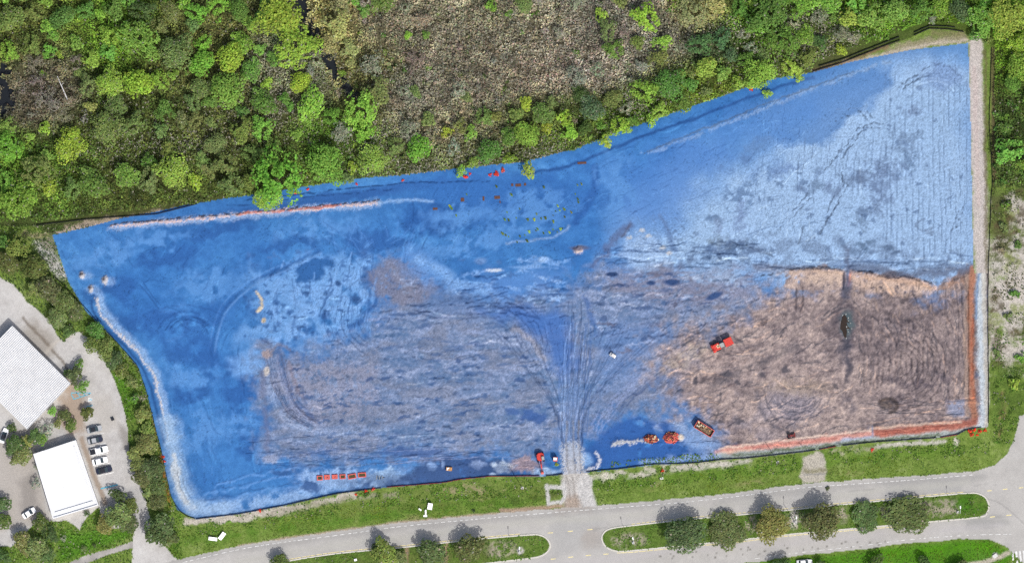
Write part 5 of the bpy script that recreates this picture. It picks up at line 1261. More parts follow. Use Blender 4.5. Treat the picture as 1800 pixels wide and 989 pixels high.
# ------------------------------------------------------------------ fences
def walk(pts, step):
    """points every `step` pixels along a polyline"""
    out = [pts[0]]; acc = 0.0
    for (ax, ay), (bx, by) in zip(pts, pts[1:]):
        L = math.hypot(bx - ax, by - ay); t = step - acc
        while t <= L:
            out.append((ax + (bx - ax) * t / L, ay + (by - ay) * t / L)); t += step
        acc = (acc + L) % step
    return out
m_stake = None
def fence(pts, label, mat="fabric", h=.68, lean=.16, step=15.0, sag=True):
    q = walk(pts, step)
    o0 = G(*q[0])
    t = empty("silt_fence", o0, 0, label, "fence", "silt fences round the site")
    top0 = None
    V = [G(*p) for p in q]
    for i, (a, b) in enumerate(zip(V, V[1:])):
        d = (b - a); d.z = 0; n = Vector((-d.y, d.x, 0)).normalized()
        m = MB(); k = 4
        lean = min(lean, .15); l0 = lean * (1 if sag else 0)
        def row(s):
            p = a.lerp(b, s) - o0
            dip = .10 * math.sin(math.pi * s)
            off = n * (l0 * (1 + .3 * math.sin(i * 1.7)))
            return (p + n * .015, p + off + Vector((0, 0, h - dip)) + n * .015, p + off + Vector((0, 0, h - dip)) - n * .015, p - n * .015)
        m.loft([row(s / k) for s in range(k + 1)])
        m.build("fabric_panel", MT[mat], t)
    me = None
    for i, a in enumerate(V):
        d = (V[min(i + 1, len(V) - 1)] - V[max(i - 1, 0)]); d.z = 0; n = Vector((-d.y, d.x, 0)).normalized()
        m = MB(); p = a - o0 - n * .05
        m.tube(p + Vector((0, 0, -.2)), p + n * lean + Vector((0, 0, h + .15)), .03, .03, 5)
        m.build("stake", MT["post"], t)
    return t
fence([(345, 912), (420, 903), (500, 888), (570, 872), (600, 866), (640, 861), (680, 856)], "black silt fence along the left part of the south edge", lean=.35)
fence([(680, 856), (780, 848), (810, 842), (860, 837), (960, 836)], "dark red silt fence left of the gravel entrance", "fabricred", lean=.4)
fence([(960, 836), (975, 835), (990, 833)], "short black silt fence beside the gravel entrance", lean=.3)
fence([(1031, 829), (1095, 823), (1143, 816), (1219, 814), (1273, 807), (1313, 805), (1413, 794), (1440, 790)], "black silt fence right of the gravel entrance", lean=.4)
fence([(1440, 790), (1473, 784), (1482, 783)], "short dark red silt fence above the gravel patch", "fabricred", lean=.4)
fence([(1482, 783), (1533, 777), (1653, 769)], "black silt fence below the red berm", lean=.45)
fence([(1653, 769), (1683, 764)], "short dark red silt fence near the south-east corner", "fabricred", lean=.4)
fence([(1683, 764), (1700, 754), (1737, 750)], "black silt fence kinked round the south-east corner", lean=.45)
fence([(1742, 83), (1741, 133), (1738, 217), (1742, 273), (1744, 320), (1742, 340), (1737, 463), (1736, 560), (1737, 660), (1737, 750)], "long black silt fence down the east side", lean=.42)
fence([(65, 396), (161, 385), (274, 377), (303, 370), (350, 358)], "black silt fence at the upper left tip", lean=.4)
fence([(1427, 127), (1483, 110), (1533, 90), (1593, 67)], "inner black silt fence along the upper right wood", lean=.4)
fence([(1440, 117), (1483, 104), (1533, 84), (1590, 62)], "outer black silt fence along the upper right wood", lean=.4)
fence([(1607, 63), (1633, 51), (1667, 52), (1694, 57)], "lower of two black fences at the top right", lean=.4)
fence([(1607, 58), (1633, 46), (1667, 47), (1690, 51)], "upper of two black fences at the top right", lean=.4)
fence([(345, 912), (326, 906), (312, 895), (300, 870), (292, 835), (283, 790), (270, 740), (258, 690), (243, 645), (215, 612), (180, 575)][::-1], "black silt fence curving along the lower west side", lean=.4)
fence([(95, 485), (121, 510), (141, 532), (165, 558), (180, 575)], "black silt fence below the white gravel at left", lean=.4)

# ------------------------------------------------------------------ kerbs and road markings
def kerb(pts, name, label):
    pts = smooth_pts(pts, 3, True)
    V = [W(*p) for p in pts]
    m = MB(); n = len(V)
    cx = sum((v.x for v in V)) / n; cy = sum((v.y for v in V)) / n
    rings = []
    for i in range(n):
        d = V[(i + 1) % n] - V[i - 1]; nn = Vector((d.y, -d.x, 0)).normalized()
        rings.append([V[i] + nn * .22 + Vector((0, 0, -.05)), V[i] + nn * .20 + Vector((0, 0, .15)), V[i] - nn * .22 + Vector((0, 0, .16)), V[i] - nn * .22 + Vector((0, 0, -.05))])
    R_ = [[m.bm.verts.new(p) for p in r] for r in rings]
    for i in range(n):
        a, b = R_[i], R_[(i + 1) % n]
        for k in range(4): m.bm.faces.new((a[k], a[(k + 1) % 4], b[(k + 1) % 4], b[k]))
    return tag(m.build(name, MT["kerb"]), label, None, None, "structure")
kerb(MED_L, "kerb", "pale kerb round the left road island"); kerb(MED_R, "kerb", "pale kerb round the right road island")

def dashes(name, pts, dash, gapp, wid, mat, z=.006, jit=.0, skip=None):
    m = MB(); q = walk(smooth_pts(pts, 6), 1.0)
    i = 0; L = len(q)
    while i < L - 2:
        l = max(2, int(R.uniform(1 - jit, 1 + jit) * dash))
        if i + l >= L: break
        if not (skip and skip(q[i])):
            a, b = W(*q[i], 0), W(*q[i + l], 0)
            d = (b - a).normalized(); n = Vector((-d.y, d.x, 0)) * wid / 2
            zz = Vector((0, 0, z))
            m.quad(a - n + zz, b - n + zz, b + n + zz, a + n + zz)
        i += l + max(1, int(gapp * R.uniform(1 - jit, 1 + jit)))
    return tag(m.build(name, MT[mat]), None, None, None, "structure")
EDGE = [(300, 993), (440, 961), (600, 939), (700, 925), (800, 915), (900, 906), (985, 899), (1100, 890), (1200, 882), (1300, 871), (1417, 856), (1500, 850), (1600, 843), (1720, 833)]
dashes("road_marking", EDGE, 7, 5, .17, "line", jit=.35)
dashes("road_marking", [(1327, 981), (1400, 971), (1517, 958), (1593, 948), (1700, 940), (1780, 938)], 7, 7, .17, "line", jit=.5)
dashes("road_marking", [(480, 987), (530, 978.5), (600, 968.5), (700, 959), (781, 950.5), (860, 942.5), (920, 937)], 9, 2, .22, "yellow", jit=.3)
dashes("road_marking", [(1110, 920.5), (1200, 910), (1300, 901), (1383, 893), (1500, 881.5), (1630, 869.5), (1700, 863.5)], 9, 3, .2, "yellow", jit=.4)
dashes("road_marking", [(1085, 971), (1120, 969), (1200, 961), (1300, 951.5), (1388, 941), (1560, 926), (1637, 919)], 9, 2, .2, "yellow", jit=.4)
dashes("road_marking", [(963, 936), (1000, 933), (1060, 928)], 9, 26, .26, "yellow"); dashes("road_marking", [(968, 982), (1035, 975), (1080, 972)], 9, 22, .26, "yellow")
dashes("road_marking", [(1735, 862), (1800, 856)], 8, 20, .26, "yellow"); dashes("road_marking", [(1740, 908), (1800, 902)], 9, 20, .28, "yellow")
m = MB()
for k in range(4):
    a = W(1778 + k * 6.5, 969 - k * .8, .006)
    m.quad(a, a + Vector((.6, -.0, 0)), a + Vector((1.1, -4.6, 0)), a + Vector((.5, -4.6, 0)))
tag(m.build("crosswalk", MT["line"]), "white ladder crossing at the lower right corner", None, None, "structure")
# bays of the lot
HD = math.radians(13)
def along(px, py, du, dv, z=.006):
    a = W(px, py, z); return a + Vector((math.cos(HD), math.sin(HD), 0)) * du + Vector((-math.sin(HD), math.cos(HD), 0)) * dv
def bayline(px, py, L, mat, wd_=.14):
    m = MB(); m.quad(along(px, py, 0, -wd_), along(px, py, L, -wd_), along(px, py, L, wd_), along(px, py, 0, wd_))
    return tag(m.build("bay_line", MT[mat]), None, None, None, "structure")
for (x, y) in [(154, 767), (158, 785), (162, 802), (167, 819), (172, 836)]: bayline(x, y, 5.2, "line")
bayline(177, 858, 5.6, "blue_line", .22)
m = MB()
for (a, b) in [((125, 690), (158, 690)), ((125, 692), (130, 702)), ((130, 701), (158, 692)), ((133, 688), (142, 697)), ((143, 687), (150, 695)), ((152, 714), (163, 712)), ((155, 693), (160, 690))]:
    p, q = W(*a, .006), W(*b, .006); d = (q - p).normalized(); n = Vector((-d.y, d.x, 0)) * .13
    m.quad(p - n, q - n, q + n, p + n)
tag(m.build("bay_marking", MT["blue_line"]), "light blue hatched bay by the ribbed roof", None, None, "structure")
m = MB(); m.quad(*[W(*p, .006) for p in [(154, 706), (161, 704), (163, 699.5), (155.5, 698)]]); tag(m.build("bay_symbol", MT["line"]), "white bay symbol square in the hatched bay", None, None, "structure")
m = MB()
for a, b in [((156.5, 703.5), (158.5, 701)), ((158.5, 701), (161, 701.5)), ((159, 703.5), (161.5, 702.5))]:
    p, q = W(*a, .011), W(*b, .011); d = (q - p).normalized(); n = Vector((-d.y, d.x, 0)) * .09
    m.quad(p - n, q - n, q + n, p + n)
tag(m.build("bay_symbol", MT["blue_line"]), "blue strokes on the white bay symbol", None, None, "structure")

# ------------------------------------------------------------------ buildings
def corners(pts, z): return [W(*p, z) for p in pts]
def prism(pts, z0, z1, mat, name, parent, o):
    m = MB(); A = [Vector((p.x, p.y, z0)) - o for p in pts]; Bq = [Vector((p.x, p.y, z1)) - o for p in pts]
    m.loft([A, Bq]); return m.build(name, MT[mat], parent)
bc = corners([(58.4, 797.4), (133.4, 772.7), (173.2, 887.2), (93.1, 911.2)], 3.4)
cen = sum(bc, Vector()) / 4; o0 = Vector((cen.x, cen.y, 0))
bld = empty("office_building", o0, 0, "low white building with a flat parapet roof beside the parked cars", "building")
def shrink(pts, f): return [cen + (p - cen) * f for p in pts]
prism(shrink(bc, .985), -.05, 2.9, "wall", "wall", bld, o0)
prism(bc, 2.9, 3.22, "roof", "roof", bld, o0)
for i in range(4):
    a, b = bc[i] - o0, bc[(i + 1) % 4] - o0; d = (b - a).normalized()
    a2, b2 = (a + d * .0), (b - d * .34)
    mid = (a2 + b2) / 2; nin = Vector((-d.y, d.x, 0)) * (-.17)
    MB().box((mid.x + nin.x, mid.y + nin.y, 3.42), ((b2 - a2).length, .34, .4), math.atan2(d.y, d.x)).build("parapet", MT["roof"], bld)
ib = [cen - o0 + (p - cen) * Vector((1, 1, 1)) * .84 for p in bc]
for i in (1, 2):
    a, b = ib[i], ib[(i + 1) % 4]; d = (b - a).normalized(); mid = (a + b) / 2
    MB().box((mid.x, mid.y, 3.36), ((b - a).length, .3, .4), math.atan2(d.y, d.x)).build("roof_curb", MT["roof"], bld)
a, b = bc[1] - o0, bc[2] - o0
for s in (.2, .45, .7):
    p = a.lerp(b, s) * .99; d = (b - a)
    wn = MB().box((p.x, p.y, 1.7), (2.0, .12, 1.3), math.atan2(d.y, d.x)).build("window", MT["glass"], bld)
rb = corners([(21, 573), (123.4, 674.5), (47.8, 753.5), (-55, 652)], 4.2)
cen = sum(rb, Vector()) / 4; o1 = Vector((cen.x, cen.y, 0))
bl2 = empty("metal_roofed_building", o1, 0, "large white building with a ribbed metal roof at the left edge", "building")
prism(shrink(rb, .975), -.05, 3.45, "wall", "wall", bl2, o1)
P0, P1, P2, P3 = [p - o1 for p in rb]
mA, mB_ = (P0 + P3) / 2, (P1 + P2) / 2           # ridge along the long side
zr = .22
for nm, (a, b, c, d) in {"one": (P0, P1, mB_, mA), "two": (mA, mB_, P2, P3)}.items():
    m = MB(); up = lambda v, zz: Vector((v.x, v.y, zz))
    e = 3.6
    za = e if nm == "one" else e + zr; zc = e + zr if nm == "one" else e
    top = [up(a, za + .12), up(b, za + .12), up(c, zc + .12), up(d, zc + .12)]; bot = [up(a, za - .1), up(b, za - .1), up(c, zc - .1), up(d, zc - .1)]
    m.loft([bot, top]); slope = m.build("roof_slope", MT["metalroof"], bl2)
    m = MB(); nrib = 44
    for k in range(nrib + 1):
        s = k / nrib; p = top[0].lerp(top[1], s); q = top[3].lerp(top[2], s)
        dd = (q - p); dn = Vector((-dd.y, dd.x, 0)).normalized() * .05
        m.loft([[p - dn + Vector((0, 0, -.02)), p + dn + Vector((0, 0, -.02)), p + dn + Vector((0, 0, .07)), p - dn + Vector((0, 0, .2))], [q - dn + Vector((0, 0, -.02)), q + dn + Vector((0, 0, -.02)), q + dn + Vector((0, 0, .07)), q - dn + Vector((0, 0, .2))]])
    tag(m.build("roof_rib", MT["metalroof"], slope), None, None, None, "stuff")
dd = mB_ - mA
MB().box(((mA + mB_).x / 2, (mA + mB_).y / 2, 3.6 + zr + .14), (dd.length, .3, .1), math.atan2(dd.y, dd.x)).build("ridge_cap", MT["metalroof"], bl2)
# gutters along the long eaves
for a, b in ((P0, P1), (P3, P2)):
    d = b - a; mid = (a + b) / 2
    MB().box((mid.x * 1.005, mid.y * 1.005, 3.56), (d.length, .22, .2), math.atan2(d.y, d.x)).build("gutter", MT["lamp"], bl2)

# ------------------------------------------------------------------ vehicles
def wheel(t, x, y, r=.33, w=.24):
    ty = MB().tube((x, y - w / 2, r), (x, y + w / 2, r), r, r, 14).build("wheel", MT["tyre"], t)
    s = 1 if y > 0 else -1
    MB().tube((x, y + s * w / 2, r), (x, y + s * (w / 2 + .02), r), r * .6, r * .55, 10).build("rim", MT["steel"], ty)
    return ty
def car(px, py, ang, label, body="white", roof=None, L=4.8, Wd=1.95, kind="car", rear=None, group="cars in the lot"):
    """saloon or pickup: lofted body, cabin with glass, wheels, lights"""
    roof = roof or body
    c = W(px, py, .8)
    t = empty("parked_car" if kind == "car" else "pickup_truck", (c.x, c.y, 0), ang, label, kind if kind == "car" else "pickup", group)
    h = L / 2; w = Wd / 2
    def ring(x, ww, z0, z1, tum=.08):
        return [(x, -ww, z0), (x, -ww, z0 + (z1 - z0) * .6), (x, -ww + tum, z1), (x, ww - tum, z1), (x, ww, z0 + (z1 - z0) * .6), (x, ww, z0)]
    m = MB().loft([ring(-h, w * .80, .35, .78), ring(-h + .12, w * .92, .25, .92), ring(-h + .7, w, .22, .98), ring(0, w, .22, .98), ring(h - 1.1, w, .22, .95), ring(h - .35, w * .93, .25, .82), ring(h - .05, w * .82, .30, .70), ring(h, w * .72, .36, .6)])
    m.build("body", MT[body], t, smooth=False)
    if kind == "car":
        cab = [(-h + .75, .84, .99), (-h + 1.35, .74, 1.42), (.25, .74, 1.46), (1.15, .82, .97)]
    else:
        cab = [(-.55, .84, .99), (-.35, .76, 1.62), (.65, .76, 1.66), (1.35, .84, .97)]
        b = MB().box((-h + 1.05, 0, 1.02), (1.75, Wd * .82, .10), bev=.03).build("bed_cover", MT["black"], t)
    g = MB().loft([[(x, -wz, .96), (x, -wz * .92, z), (x, wz * .92, z), (x, wz, .96)] for x, wz, z in [(cab[0][0], .84, .985), cab[1], cab[2], (cab[3][0], .82, .975)]]).build("cabin_glass", MT["glass"], t)
    x0, x1 = cab[1][0] - .05, cab[2][0] + .05
    MB().box(((x0 + x1) / 2, 0, cab[2][2] + .01), (x1 - x0, 1.44, .07), bev=.03).build("roof", MT[roof], t)
    for s in (-1, 1):
        for xx in (h - .95, -h + .95): wheel(t, xx, s * (w - .08))
        MB().box((h - .12, s * w * .62, .66), (.14, .36, .13), bev=.02).build("headlight", MT["lamp"], t)
        MB().box((-h + .06, s * w * .66, .76), (.1, .3, .16), bev=.02).build("tail_light", MT["darkred"], t)
        MB().box((.95, s * (w + .08), 1.0), (.16, .18, .12), bev=.02).build("side_mirror", MT[body], t)
    if rear: MB().box((-h + .38, 0, .97), (.62, Wd * .8, .06), bev=.02).build("boot_lid", MT[rear], t)
    return t
car(166, 754, HD, "dark grey car in the topmost bay of the lot", "silver", "black", rear="silver")
car(167.5, 773, HD, "dark car with a pale grey boot, second bay from the top", "navy", "silver", rear="silver")
car(173.5, 791.5, HD, "white pickup with a black covered bed in the lot", "white", L=6.0, Wd=2.1, kind="pickup")
car(175.5, 809.7, HD, "white car between the pickup and the black car", "white", L=5.0)
car(183, 825.6, HD, "black car in the lowest occupied bay of the lot", "navy", "black", L=5.1)
car(7, 765, math.radians(70), "white car with dark windows at the left picture edge", "white", "black", L=4.9, group="cars by the white buildings")
car(51, 901, math.radians(33), "white car half under trees below the flat white roof", "white", L=4.6, group="cars by the white buildings")
car(1414, 988, math.radians(4), "pale grey car cut by the bottom edge on the lawn", "lamp", "white", L=5.0, group="cars on the lawn")

# red loader on the brown ploughed ground
ld = empty("wheel_loader", G(1270, 605), math.radians(25), "red wheel loader with a cream marking, on the brown ploughed ground", "wheel loader")
MB().box((1.95, 0, 1.55), (2.7, 2.5, 1.5), bev=.12).build("engine_hood", MT["red"], ld)
MB().box((-2.1, 0, 1.30), (2.4, 2.3, 1.1), bev=.12, taper=.94).build("front_frame", MT["red"], ld)
MB().box((-3.2, 0, .85), (.9, 2.7, 1.0), bev=.08).build("bucket", MT["red"], ld)
cb = MB().box((-.35, 0, 2.1), (1.5, 1.5, 1.7), bev=.1, taper=.85).build("cab", MT["glass"], ld)
MB().box((-.35, 0, 3.0), (1.25, 1.3, .1), bev=.03).build("cab_roof", MT["steel"], cb)
MB().box((.2, 0, 1.0), (1.2, .9, .7)).build("centre_joint", MT["steel"], ld)
for s in (-1, 1):
    MB().box((-2.6, s * .75, 1.75), (2.0, .22, .26), ry=.25, bev=.04).build("lift_arm", MT["red"], ld)
    for x in (2.0, -1.9): wheel(ld, x, s * 1.15, .8, .5)
mk = MB()
for k in range(5):
    a = k * 2 * math.pi / 5 + .35
    p = Vector((-1.55, 0.12, 1.875))
    d = Vector((math.cos(a), math.sin(a), 0)); n = Vector((-d.y, d.x, 0))
    mk.loft([[p - n * .24 , p + n * .24, p + n * .24 + Vector((0, 0, .03)), p - n * .24 + Vector((0, 0, .03))], [p + d * .72 - n * .04, p + d * .72 + n * .04, p + d * .72 + n * .04 + Vector((0, 0, .03)), p + d * .72 - n * .04 + Vector((0, 0, .03))]])
mk.build("star_marking", MT["cream"], ld)
# roll-off container with rubble
dp = empty("roll_off_container", G(1237.5, 753), math.radians(-32), "rust red open skip heaped with pale rubble, near the south edge", "skip")
Lc, Wc, Hc = 6.2, 2.5, 1.9
MB().box((0, 0, .2), (Lc, Wc, .12)).build("floor_plate", MT["black"], dp)
for s in (-1, 1):
    MB().box((0, s * (Wc / 2 - .05), Hc / 2 + .2), (Lc, .12, Hc)).build("side_wall", MT["darkred"], dp)
    MB().box((0, s * (Wc / 2 - .05), Hc + .22), (Lc + .1, .2, .12), bev=.02).build("top_rail", MT["redbin"], dp)
    for k in range(6): MB().box((-Lc / 2 + .6 + k * 1.0, s * (Wc / 2 + .06), Hc / 2 + .2), (.12, .1, Hc - .1)).build("side_rib", MT["darkred"], dp)
for s in (-1, 1):
    MB().box((s * (Lc / 2 - .05), 0, Hc / 2 + .2), (.12, Wc - .25, Hc)).build("end_wall", MT["darkred"], dp)
    MB().box((s * (Lc / 2 - .05), 0, Hc + .21), (.18, Wc - .3, .1), bev=.02).build("end_rail", MT["redbin"], dp)
for k in range(30):
    x = R.uniform(-2.6, 2.0); y = R.uniform(-.5, .95)
    o = MB().box((x, y, 1.25 + R.uniform(0, .5)), (R.uniform(.2, .7), R.uniform(.15, .4), R.uniform(.08, .3)), R.uniform(0, 3), rx=R.uniform(-.5, .5), ry=R.uniform(-.5, .5)).build("rubble_piece", MT[R.choice(["orange", "cream", "pad", "orange", "brownboard"])])
    o.location = dp.location; o.rotation_euler = dp.rotation_euler
    tag(o, "broken board or lump lying in the open red skip", "rubble", "rubble in the skip")
hp = MB()
bmesh.ops.create_grid(hp.bm, x_segments=16, y_segments=8, size=.5)
for v in hp.bm.verts:
    v.co.x *= Lc - .4; v.co.y *= Wc - .4
    v.co.z = 1.15 + .35 * math.cos(v.co.x * .5) * math.cos(v.co.y * .9) + R.uniform(-.12, .12)
o = hp.build("rubble", mat_plain("rubble_fines", raw=(.16, .11, .07), rough=1, var=.5, scale=2.5)); o.location = dp.location; o.rotation_euler = dp.rotation_euler
tag(o, "brown rubble fines filling the open red skip", "rubble", None, "stuff")
# excavator at the fence
ex = empty("excavator", G(950, 803), math.radians(-82), "red excavator reaching over the red fence left of the gravel entrance", "excavator")
for s in (-1, 1):
    tr = MB().box((0, s * .95, .4), (3.0, .5, .75), bev=.2).build("track", MT["tyre"], ex)
MB().tube((0, 0, .7), (0, 0, 1.0), .8, .8, 16).build("turntable", MT["steel"], ex)
m = MB()
prof = [(-1.5 + .35 * abs(math.sin(a)), 0) for a in (0,)]
pts = [(1.15, -.55), (1.15, .1), (.7, 1.15), (-.3, 1.25), (-1.1, 1.1), (-1.55, .5), (-1.55, -.5), (-1.1, -1.1), (-.3, -1.25), (.5, -1.2)]
m.loft([[Vector((x, y, 1.0)) for x, y in pts], [Vector((x * .96, y * .96, 2.0)) for x, y in pts], [Vector((x * .85, y * .85, 2.15)) for x, y in pts]])
m.build("house", MT["red"], ex)
cb = MB().box((.35, .72, 2.2), (1.3, .95, 1.3), bev=.08, taper=.9).build("cab", MT["glass"], ex)
MB().box((.3, .72, 2.88), (1.1, .85, .08), bev=.03).build("cab_roof", MT["steel"], cb)
bo = [Vector((.9, -.1, 1.6)), Vector((2.2, -.1, 3.2)), Vector((3.6, -.1, 2.8))]
m = MB(); m.tube(bo[0], bo[1], .26, .22, 6); m.tube(bo[1], bo[2], .22, .16, 6); m.build("boom", MT["red"], ex)
m = MB(); m.tube(bo[2], (4.7, -.1, 1.3), .17, .13, 6); m.build("stick", MT["darkred"], ex)
MB().box((4.9, -.1, .9), (.9, 1.0, .8), bev=.08, ry=.4, taper=.8).build("bucket", MT["redbin"], ex)
# site cabin, cart, crates, small tractor
pt = empty("portable_toilet", G(976, 806), math.radians(-3), "small red cabin with a white roof beside the gravel entrance", "portable toilet")
MB().box((0, 0, 1.1), (1.35, 1.35, 2.2), bev=.05).build("wall", MT["redbin"], pt)
MB().box((-.1, .12, 2.26), (1.05, .8, .12), bev=.05).build("roof", MT["white"], pt)
MB().box((.0, -.69, 1.0), (.7, .04, 1.8)).build("door", MT["red"], pt)
MB().tube((.45, .5, 2.2), (.45, .5, 2.6), .06, .06, 8).build("vent_pipe", MT["white"], pt)
ct = empty("utility_cart", G(1077, 624), math.radians(-33), "small white utility cart alone on the blue haul track", "utility cart"); ct.scale = (.85, .85, .85)
MB().box((0, 0, .6), (2.4, 1.2, .4), bev=.08).build("body", MT["white"], ct)
MB().box((-.75, 0, .95), (.85, 1.15, .35), bev=.05).build("cargo_bed", MT["lamp"], ct)
MB().box((.15, 0, .95), (.5, 1.0, .3), bev=.05).build("seat", MT["black"], ct)
MB().box((.2, 0, 1.9), (1.2, 1.2, .08), bev=.03).build("roof", MT["pad"], ct)
for sx in (-.3, .7):
    for s in (-1, 1): MB().tube((sx, s * .52, .8), (sx, s * .52, 1.88), .03).build("roof_post", MT["black"], ct)
for sx in (-.8, .8):
    for s in (-1, 1): wheel(ct, sx, s * .6, .3, .2)
CR = [(562.3, 839.3, 1.9, 1.5, "small dark opening", .75), (575, 838, 1.8, 1.5, "solid red contents", .9), (588.5, 837.3, 1.8, 1.4, "a darker red half", .9), (602.5, 837, 1.9, 1.5, "a mottled dark filling", .5), (619, 836.5, 2.6, 1.55, "a greenish oval filling", .5), (636.5, 834, 2.6, 1.5, "a rectangular green filling", .45)]
POSW = ["leftmost in the row", "second from left", "third from left", "fourth from left", "fifth from left", "rightmost in the row"]
for k, (x, y, lx, ly, what, fh) in enumerate(CR):
    t = empty("crate", G(x, y), math.radians(3 + (8 if k == 4 else 0)), f"open red crate with {what}, {POSW[k]}", "crate", "red crates in a row")
    hh = .45
    for s in (-1, 1):
        MB().box((0, s * (ly / 2 - .14), hh / 2), (lx, .28, hh)).build("side_wall", MT["redbin"], t)
        MB().box((s * (lx / 2 - .16), 0, hh / 2), (.3, ly - .57, hh - .01)).build("end_wall", MT["redbin"], t)
    MB().box((0, 0, fh * hh / 2), (lx - .62, ly - .57, fh * hh)).build("contents", MT["redbin"] if k in (1, 2) else mat_plain("crate_filling", raw=(.06, .055, .025), rough=1, var=.6, scale=4), t)
    if k in (0, 1, 2): MB().box((.1, -.05, hh * fh + .02), (.35, .22, .06), .6).build("lump", MT["black"] if k < 2 else MT["darkred"], t)
# thin pipes standing out as pale strokes beside the crates
for k, (x, l, a) in enumerate([(662, 1.3, 1.45), (664.5, 1.2, 1.7), (667, 1.3, 1.5), (669.5, 1.2, 1.3), (672.5, 1.1, 1.65), (674.5, .6, .2)]):
    g0 = G(x, 838.5)
    t = MB().tube((-l / 2, 0, .09), (l / 2, 0, .09), .09, .09, 8).build("pipe", MT[["steel", "black"][k % 2]], None, False, g0); t.rotation_euler = (0, 0, a)
    tag(t, ["leftmost", "second from left, black", "third from left", "fourth from left, black", "fifth from left", "rightmost, shortest"][k] + " of the thin pipes right of the red crates", "pipe", "pipes right of the crates")
tb = empty("pallet_of_board", G(789.5, 823.5), math.radians(-4), "tan pallet of boards on the dark damp ground", "pallet")
for k in range(4): MB().box((0, -.42 + k * .28, .5), (1.9, .24, .7), bev=.02).build("board_stack", MT["orange"], tb)
MB().box((0, 0, .08), (1.9, 1.2, .14)).build("pallet_base", MT["post"], tb)
MB().box((-.35, .2, .9), (.7, .4, .1), .3, bev=.02).build("wrapping", MT["white"], tb); MB().box((-.55, -.25, .88), (.4, .22, .08), .3, bev=.02).build("wrapping", MT["white"], tb)
tk = empty("small_tractor", G(1390, 765), math.radians(8), "dark red small tractor by the pink berm", "tractor")
MB().box((.35, 0, .8), (1.2, .65, .6), bev=.08).build("bonnet", MT["darkred"], tk)
MB().box((-.5, 0, .75), (.7, .9, .4), bev=.06).build("rear_frame", MT["darkred"], tk)
MB().box((-.4, 0, 1.05), (.4, .45, .15), bev=.04).build("seat", MT["black"], tk)
for s in (-1, 1):
    wheel(tk, -.6, s * .75, .55, .34); wheel(tk, .75, s * .6, .34, .24)
MB().box((1.25, 0, .45), (.3, 1.5, .5), bev=.05).build("loader_bucket", MT["darkred"], tk)
m = MB(); m.tube((-.75, -.4, .9), (-.75, -.4, 1.9), .04); m.tube((-.75, .4, .9), (-.75, .4, 1.9), .04); m.tube((-.75, -.4, 1.9), (-.75, .4, 1.9), .04); m.build("roll_bar", MT["black"], tk)

# heaps of red debris on the blue hollow
def heap(px, py, rx, ry, h, mats, label, npc, seed):
    g = random.Random(seed)
    t = empty("debris_heap", G(px, py), 0, label, "debris heap", "red debris heaps")
    m = MB(); n = 18
    bmesh.ops.create_circle(m.bm, cap_ends=False, segments=n, radius=1)
    m.bm.clear()
    rings = []
    for k in range(5):
        f = 1 - k / 5
        rings.append([Vector((rx * f * math.cos(a) * g.uniform(.85, 1.12), ry * f * math.sin(a) * g.uniform(.85, 1.12), h * (1 - f * f) + g.uniform(-.1, .1) * (k > 0) - .05 * (k == 0))) for a in [2 * math.pi * i / n for i in range(n)]])
    m.loft(rings); m.build("mound", MT[mats[0]], t)
    for k in range(npc):
        a = g.uniform(0, 6.28); q = math.sqrt(g.random()) * 1.05
        z = h * max(0, 1 - q * q) + .08
        MB().box((rx * q * math.cos(a), ry * q * math.sin(a), z), (g.uniform(.2, .8), g.uniform(.15, .4), g.uniform(.1, .35)), g.uniform(0, 3.1), rx=g.uniform(-.6, .6), ry=g.uniform(-.6, .6)).build("debris_piece", MT[g.choice(mats)], t)
    return t
heap(1144, 771, 2.3, 1.4, 1.1, ["brick", "orange", "cream", "brownboard", "darkred", "black"], "lower heap of orange-red debris at the end of the cream windrow", 60, 3)
heap(1180, 769, 2.5, 1.9, 1.9, ["redbin", "redbin", "brownboard", "black", "darkred", "orange"], "taller bright red debris heap left of the skip", 60, 4)
# brown boards lying in the basin
for k, (x, y, lx, ly, lab) in enumerate([(813, 351, 1.1, 1.2, "square brown board left of the L-shaped one"), (850, 349, .6, 1.4, "narrow brown board between two wider ones"), (874, 347, 1.8, 1.0, "wide brown board below the long thin pair"), (911, 325.5, 1.8, .9, "largest brown board near the wood edge"),
                                       (900.5, 325, .7, .8, "small brown board left of the largest one"), (923, 324, .7, .8, "dark cross-shaped board right of the largest one"), (765, 367, 1.5, .7, "lone brown board on the basin's left rim"), (1023, 286.5, 2.8, .7, "long dark board at the notch of the wood edge"), (879, 355, .3, .9, "thin brown batten below the wide board")]):
    o = MB().box((0, 0, .06), (lx, ly, .09), bev=.01).build("board", MT["brownboard"], None, False, G(x, y)); o.rotation_euler = (0, 0, R.uniform(-.06, .06))
    tag(o, lab, "board", "brown boards in the basin")
# a fallen white trunk in the dead thicket
lg = MB(); a = G(103, 135); b = G(121, 177); lg.tube(Vector((0, 0, 4.6)), b - a + Vector((0, 0, 3.9)), .10, .2, 7); lg.tube((b - a) * .4 + Vector((0, 0, 4.4)), (b - a) * .32 + Vector((.9, .3, 4.7)), .08, .04, 5)
tag(lg.build("fallen_trunk", MT["pad"], None, False, a), "bleached white trunk leaning across the grey dead thicket", "dead tree")

